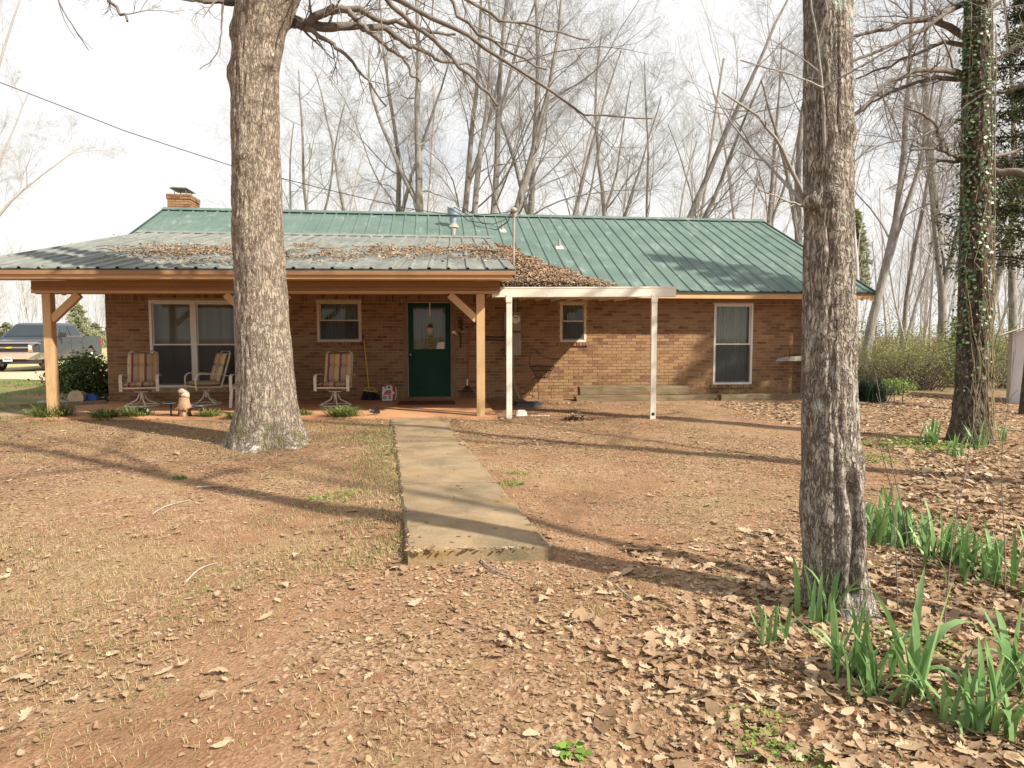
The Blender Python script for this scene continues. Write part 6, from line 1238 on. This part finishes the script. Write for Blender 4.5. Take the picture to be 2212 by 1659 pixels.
n = 9000; x = rn.uniform(5.5, 13, n); y = rn.uniform(9, 18, n); k = (x > 9.3) | (y < 13); x, y = x[k], y[k]; P = np.stack([x, y, gz(x, y)], -1); N = np.stack([rn.normal(0, .25, len(x)), rn.normal(0, .25, len(x)), np.ones(len(x))], -1); V, Fc = scatter(TS+TV, P, rn.uniform(.05, .11, len(x)), rn.uniform(0, 6.28, len(x)), N, rn); stuff(npart('woodland_litter', V, Fc, 'leaf_litter'), 'brown leaf litter under the trees right of the house', 'leaves')
# weeds: small leafy patches
def patch(label, px, py, r, n, size, seed, m='clover', zg=-.17):
    q = at_z(px, py, zg); x0, y0 = float(q[0]), float(q[1]); g = np.random.default_rng(seed); a = g.uniform(0, 6.28, n); rr = r*np.sqrt(g.random(n)); x = x0+rr*np.cos(a)*1.3; y = y0+rr*np.sin(a); P = np.stack([x, y, gz(x, y)+g.uniform(.01, .05, n)*np.clip(1.2-rr/r, .2, 1)], -1)
    V, Fc = leaf_cloud(P, g.normal(0, .4, (n, 3))+np.array([0, 0, 1]), g.uniform(.6, 1.3, n)*size, g, 1.2); t = thing('weed_patch', label, 'weeds', (x0, y0, g1(x0, y0)), 'green weed patches among the leaves'); npart('leaves', V, Fc, m, t)
WP = [('bright green weed patch by the foot of the foreground trunk', 1955, 1385, .20, 260, .016), ('yellow green weed patch behind the drooping iris', 2040, 1400, .15, 160, .016), ('green moss like weed tuft just right of the foreground trunk', 1880, 1005, .25, 300, .02), ('large bright green weed patch in front of the ivy tree irises', 1985, 975, .55, 900, .03),
      ('small rosette weed at the lower middle of the yard', 1235, 1610, .05, 30, .03), ('weed tuft in the leaves left of the lower right irises', 1640, 1590, .10, 110, .014), ('weed patch near the bottom right below the irises', 1700, 1640, .14, 180, .014), ('thin weed patch at the lower right edge of the yard', 1630, 1545, .12, 120, .012), ('weed tuft against the right edge of the walk', 1105, 1065, .10, 110, .02),
      ('green grass tuft in the middle of the left yard', 390, 1045, .06, 90, .02), ('green sprig at the right edge of the walk lower down', 1118, 1040, .08, 60, .02), ('green weeds beside the walk on the left shaded side', 735, 1085, .22, 220, .02)]
for i, (lab, px, py, r, n, s) in enumerate(WP): patch(lab, px, py, r, n, s, 700+i)
# fallen sticks
def stick(label, pts, r, m='old_wood', zz=.012):
    P = []
    for px, py in pts:
        q = at_z(px, py, -.14); q = at_z(px, py, g1(q[0], q[1])+zz); P.append(q)
    o = part('fallen_stick', MB().tube(resample(P, 8), list(np.linspace(r, r*.4, 8)), 5), m, None, smooth=True); tag(o, label, 'stick', 'fallen sticks in the yard')
stick('grey crooked stick leaning on the near end of the walk', [(1006, 1168), (1020, 1182), (1032, 1200), (1050, 1225), (1080, 1240), (1120, 1250)], .008, zz=.02); stick('pale stick lying left of the tree shadow in the yard', [(425, 1052), (460, 1050), (500, 1048)], .008); stick('forked grey twig in the middle left yard', [(330, 1110), (350, 1096), (380, 1086), (410, 1080)], .008)
stick('bent grey stick lower in the left yard', [(400, 1258), (425, 1232), (445, 1220), (470, 1216)], .008); stick('thin twig in the shadow right of the walk', [(1240, 1185), (1275, 1190), (1310, 1194)], .004); stick('long twig in the leaves before the foreground trunk', [(1330, 1265), (1360, 1290), (1385, 1310)], .006); stick('grey twig propped in the red leaf pile near the awning', [(1238, 880), (1256, 895), (1272, 912)], .006, zz=.05)
# small stump-like reddish leaf pile near the awning
def pile(name, label, px, py, r, n, seed, m='roof_leaf', h=.10):
    q = at_z(px, py, -.1); g = np.random.default_rng(seed); x = q[0]+g.normal(0, r*.5, n); y = q[1]+g.normal(0, r*.35, n); P = np.stack([x, y, gz(x, y)+h*np.exp(-((x-q[0])**2+(y-q[1])**2)/(r*r*.5))*g.random(n)], -1); V, Fc = scatter(TV+TO[:2], P, g.uniform(.06, .11, n), g.uniform(0, 6.28, n), g.normal(0, .6, (n, 3))+np.array([0, 0, 1]), g); stuff(npart(name, V, Fc, m), label, 'leaf pile')
pile('leaf_pile', 'small reddish brown pile of leaves between the awning posts', 1245, 914, .25, 130, 5)
# ---- leaves on the roofs
def roof_leaves(name, label, X, Y, zf, nrm, n, g, m='roof_leaf', size=(.03, .068), heap=None):
    P = np.stack([X, Y, zf], -1); V, Fc = scatter(TV+TO[:3]+TS, P, g.uniform(*size, len(X)), g.uniform(0, 6.28, len(X)), np.array(nrm)+g.normal(0, .38, (len(X), 3)), g, .03); stuff(npart(name, V, Fc, m), label, 'leaves')
g = np.random.default_rng(8)
n = 46000; u = g.random(n); v = g.random(n)                     # porch roof: u across, v up the slope
band = np.exp(-((v-(.34+.05*np.sin(u*9)))/.15)**2)*np.clip((u-.13)*6, 0, 1); band = np.maximum(band, .9*np.exp(-((v-.56)/.05)**2)*(np.sin(u*37)+np.sin(u*61+1) > .3)*(u > .5)); band *= np.clip((fbm(u*22, v*9, 5)-.36)*6, 0, 1)
band = np.maximum(band, .004)
k = g.random(n) < band; u, v = u[k], v[k]; E0 = np.array([pe(a) for a in (0, 1)]); T0 = np.array([pt(a) for a in (0, 1)]); Pp = (E0[0]*(1-u)[:, None]+E0[1]*u[:, None])*(1-v)[:, None]+(T0[0]*(1-u)[:, None]+T0[1]*u[:, None])*v[:, None]
roof_leaves('porch_roof_leaves', 'band of brown leaves lying across the porch roof', Pp[:, 0], Pp[:, 1], Pp[:, 2]+g.uniform(0, .05, len(u))*fbm(u*30, v*12, 6), (0, -.25, 1), 0, g)
n = 30000; yy = g.uniform(13.8, 16.6, n); t_ = (yy-13.8)/2.8; xr = 4.05*(1-t_)**1.25+1.70*(1-(1-t_)**1.25)+.12*np.sin(yy*9)+.25*(fbm(yy*3, yy*0, 9)-.5); xl = np.interp(yy, [10.5, 17.1], [1.36, 1.44]); xx = xl+(xr-xl)*g.random(n); dd = np.clip((xr-xx)/.9, 0, 1)
k = g.random(n) < .12+.88*dd; xx, yy, dd = xx[k], yy[k], dd[k]; zz_ = 2.27+KR*(yy-13.9)+.02+.16*dd*g.random(len(xx))
roof_leaves('valley_leaves', 'deep drift of brown leaves in the roof valley above the awning', xx, yy, zz_, (0, -.35, 1), 0, g)
n = 2600; xx = g.uniform(1.2, 3.9, n); yy = g.uniform(12.9, 13.95, n); k = g.random(n) < (yy-12.7)*.9; roof_leaves('awning_leaves', 'leaves spilling onto the back of the awning roof', xx[k], yy[k], 2.115+.1*g.random(k.sum())*(yy[k]-12.7), (0, -.1, 1), 0, g)
ob = MB(); rg = random.Random(4)
for k in range(46):
    u, v = rg.uniform(.1, .97), rg.uniform(.12, .5); p = pe(u)*(1-v)+pt(u)*v+np.array([0, 0, .05]); a = rg.gauss(0, .5)+(0 if rg.random() < .7 else 1.2); l_ = rg.uniform(.15, .6); d = np.array([math.cos(a), math.sin(a), .25*math.sin(a)])*l_; ob.tube([p, p+d*.5+np.array([0, 0, .02]), p+d], rg.uniform(.003, .008), 4)
stuff(part('roof_twigs', ob, 'twig_dark'), 'thin dead twigs tangled in the leaves on the porch roof', 'twigs')
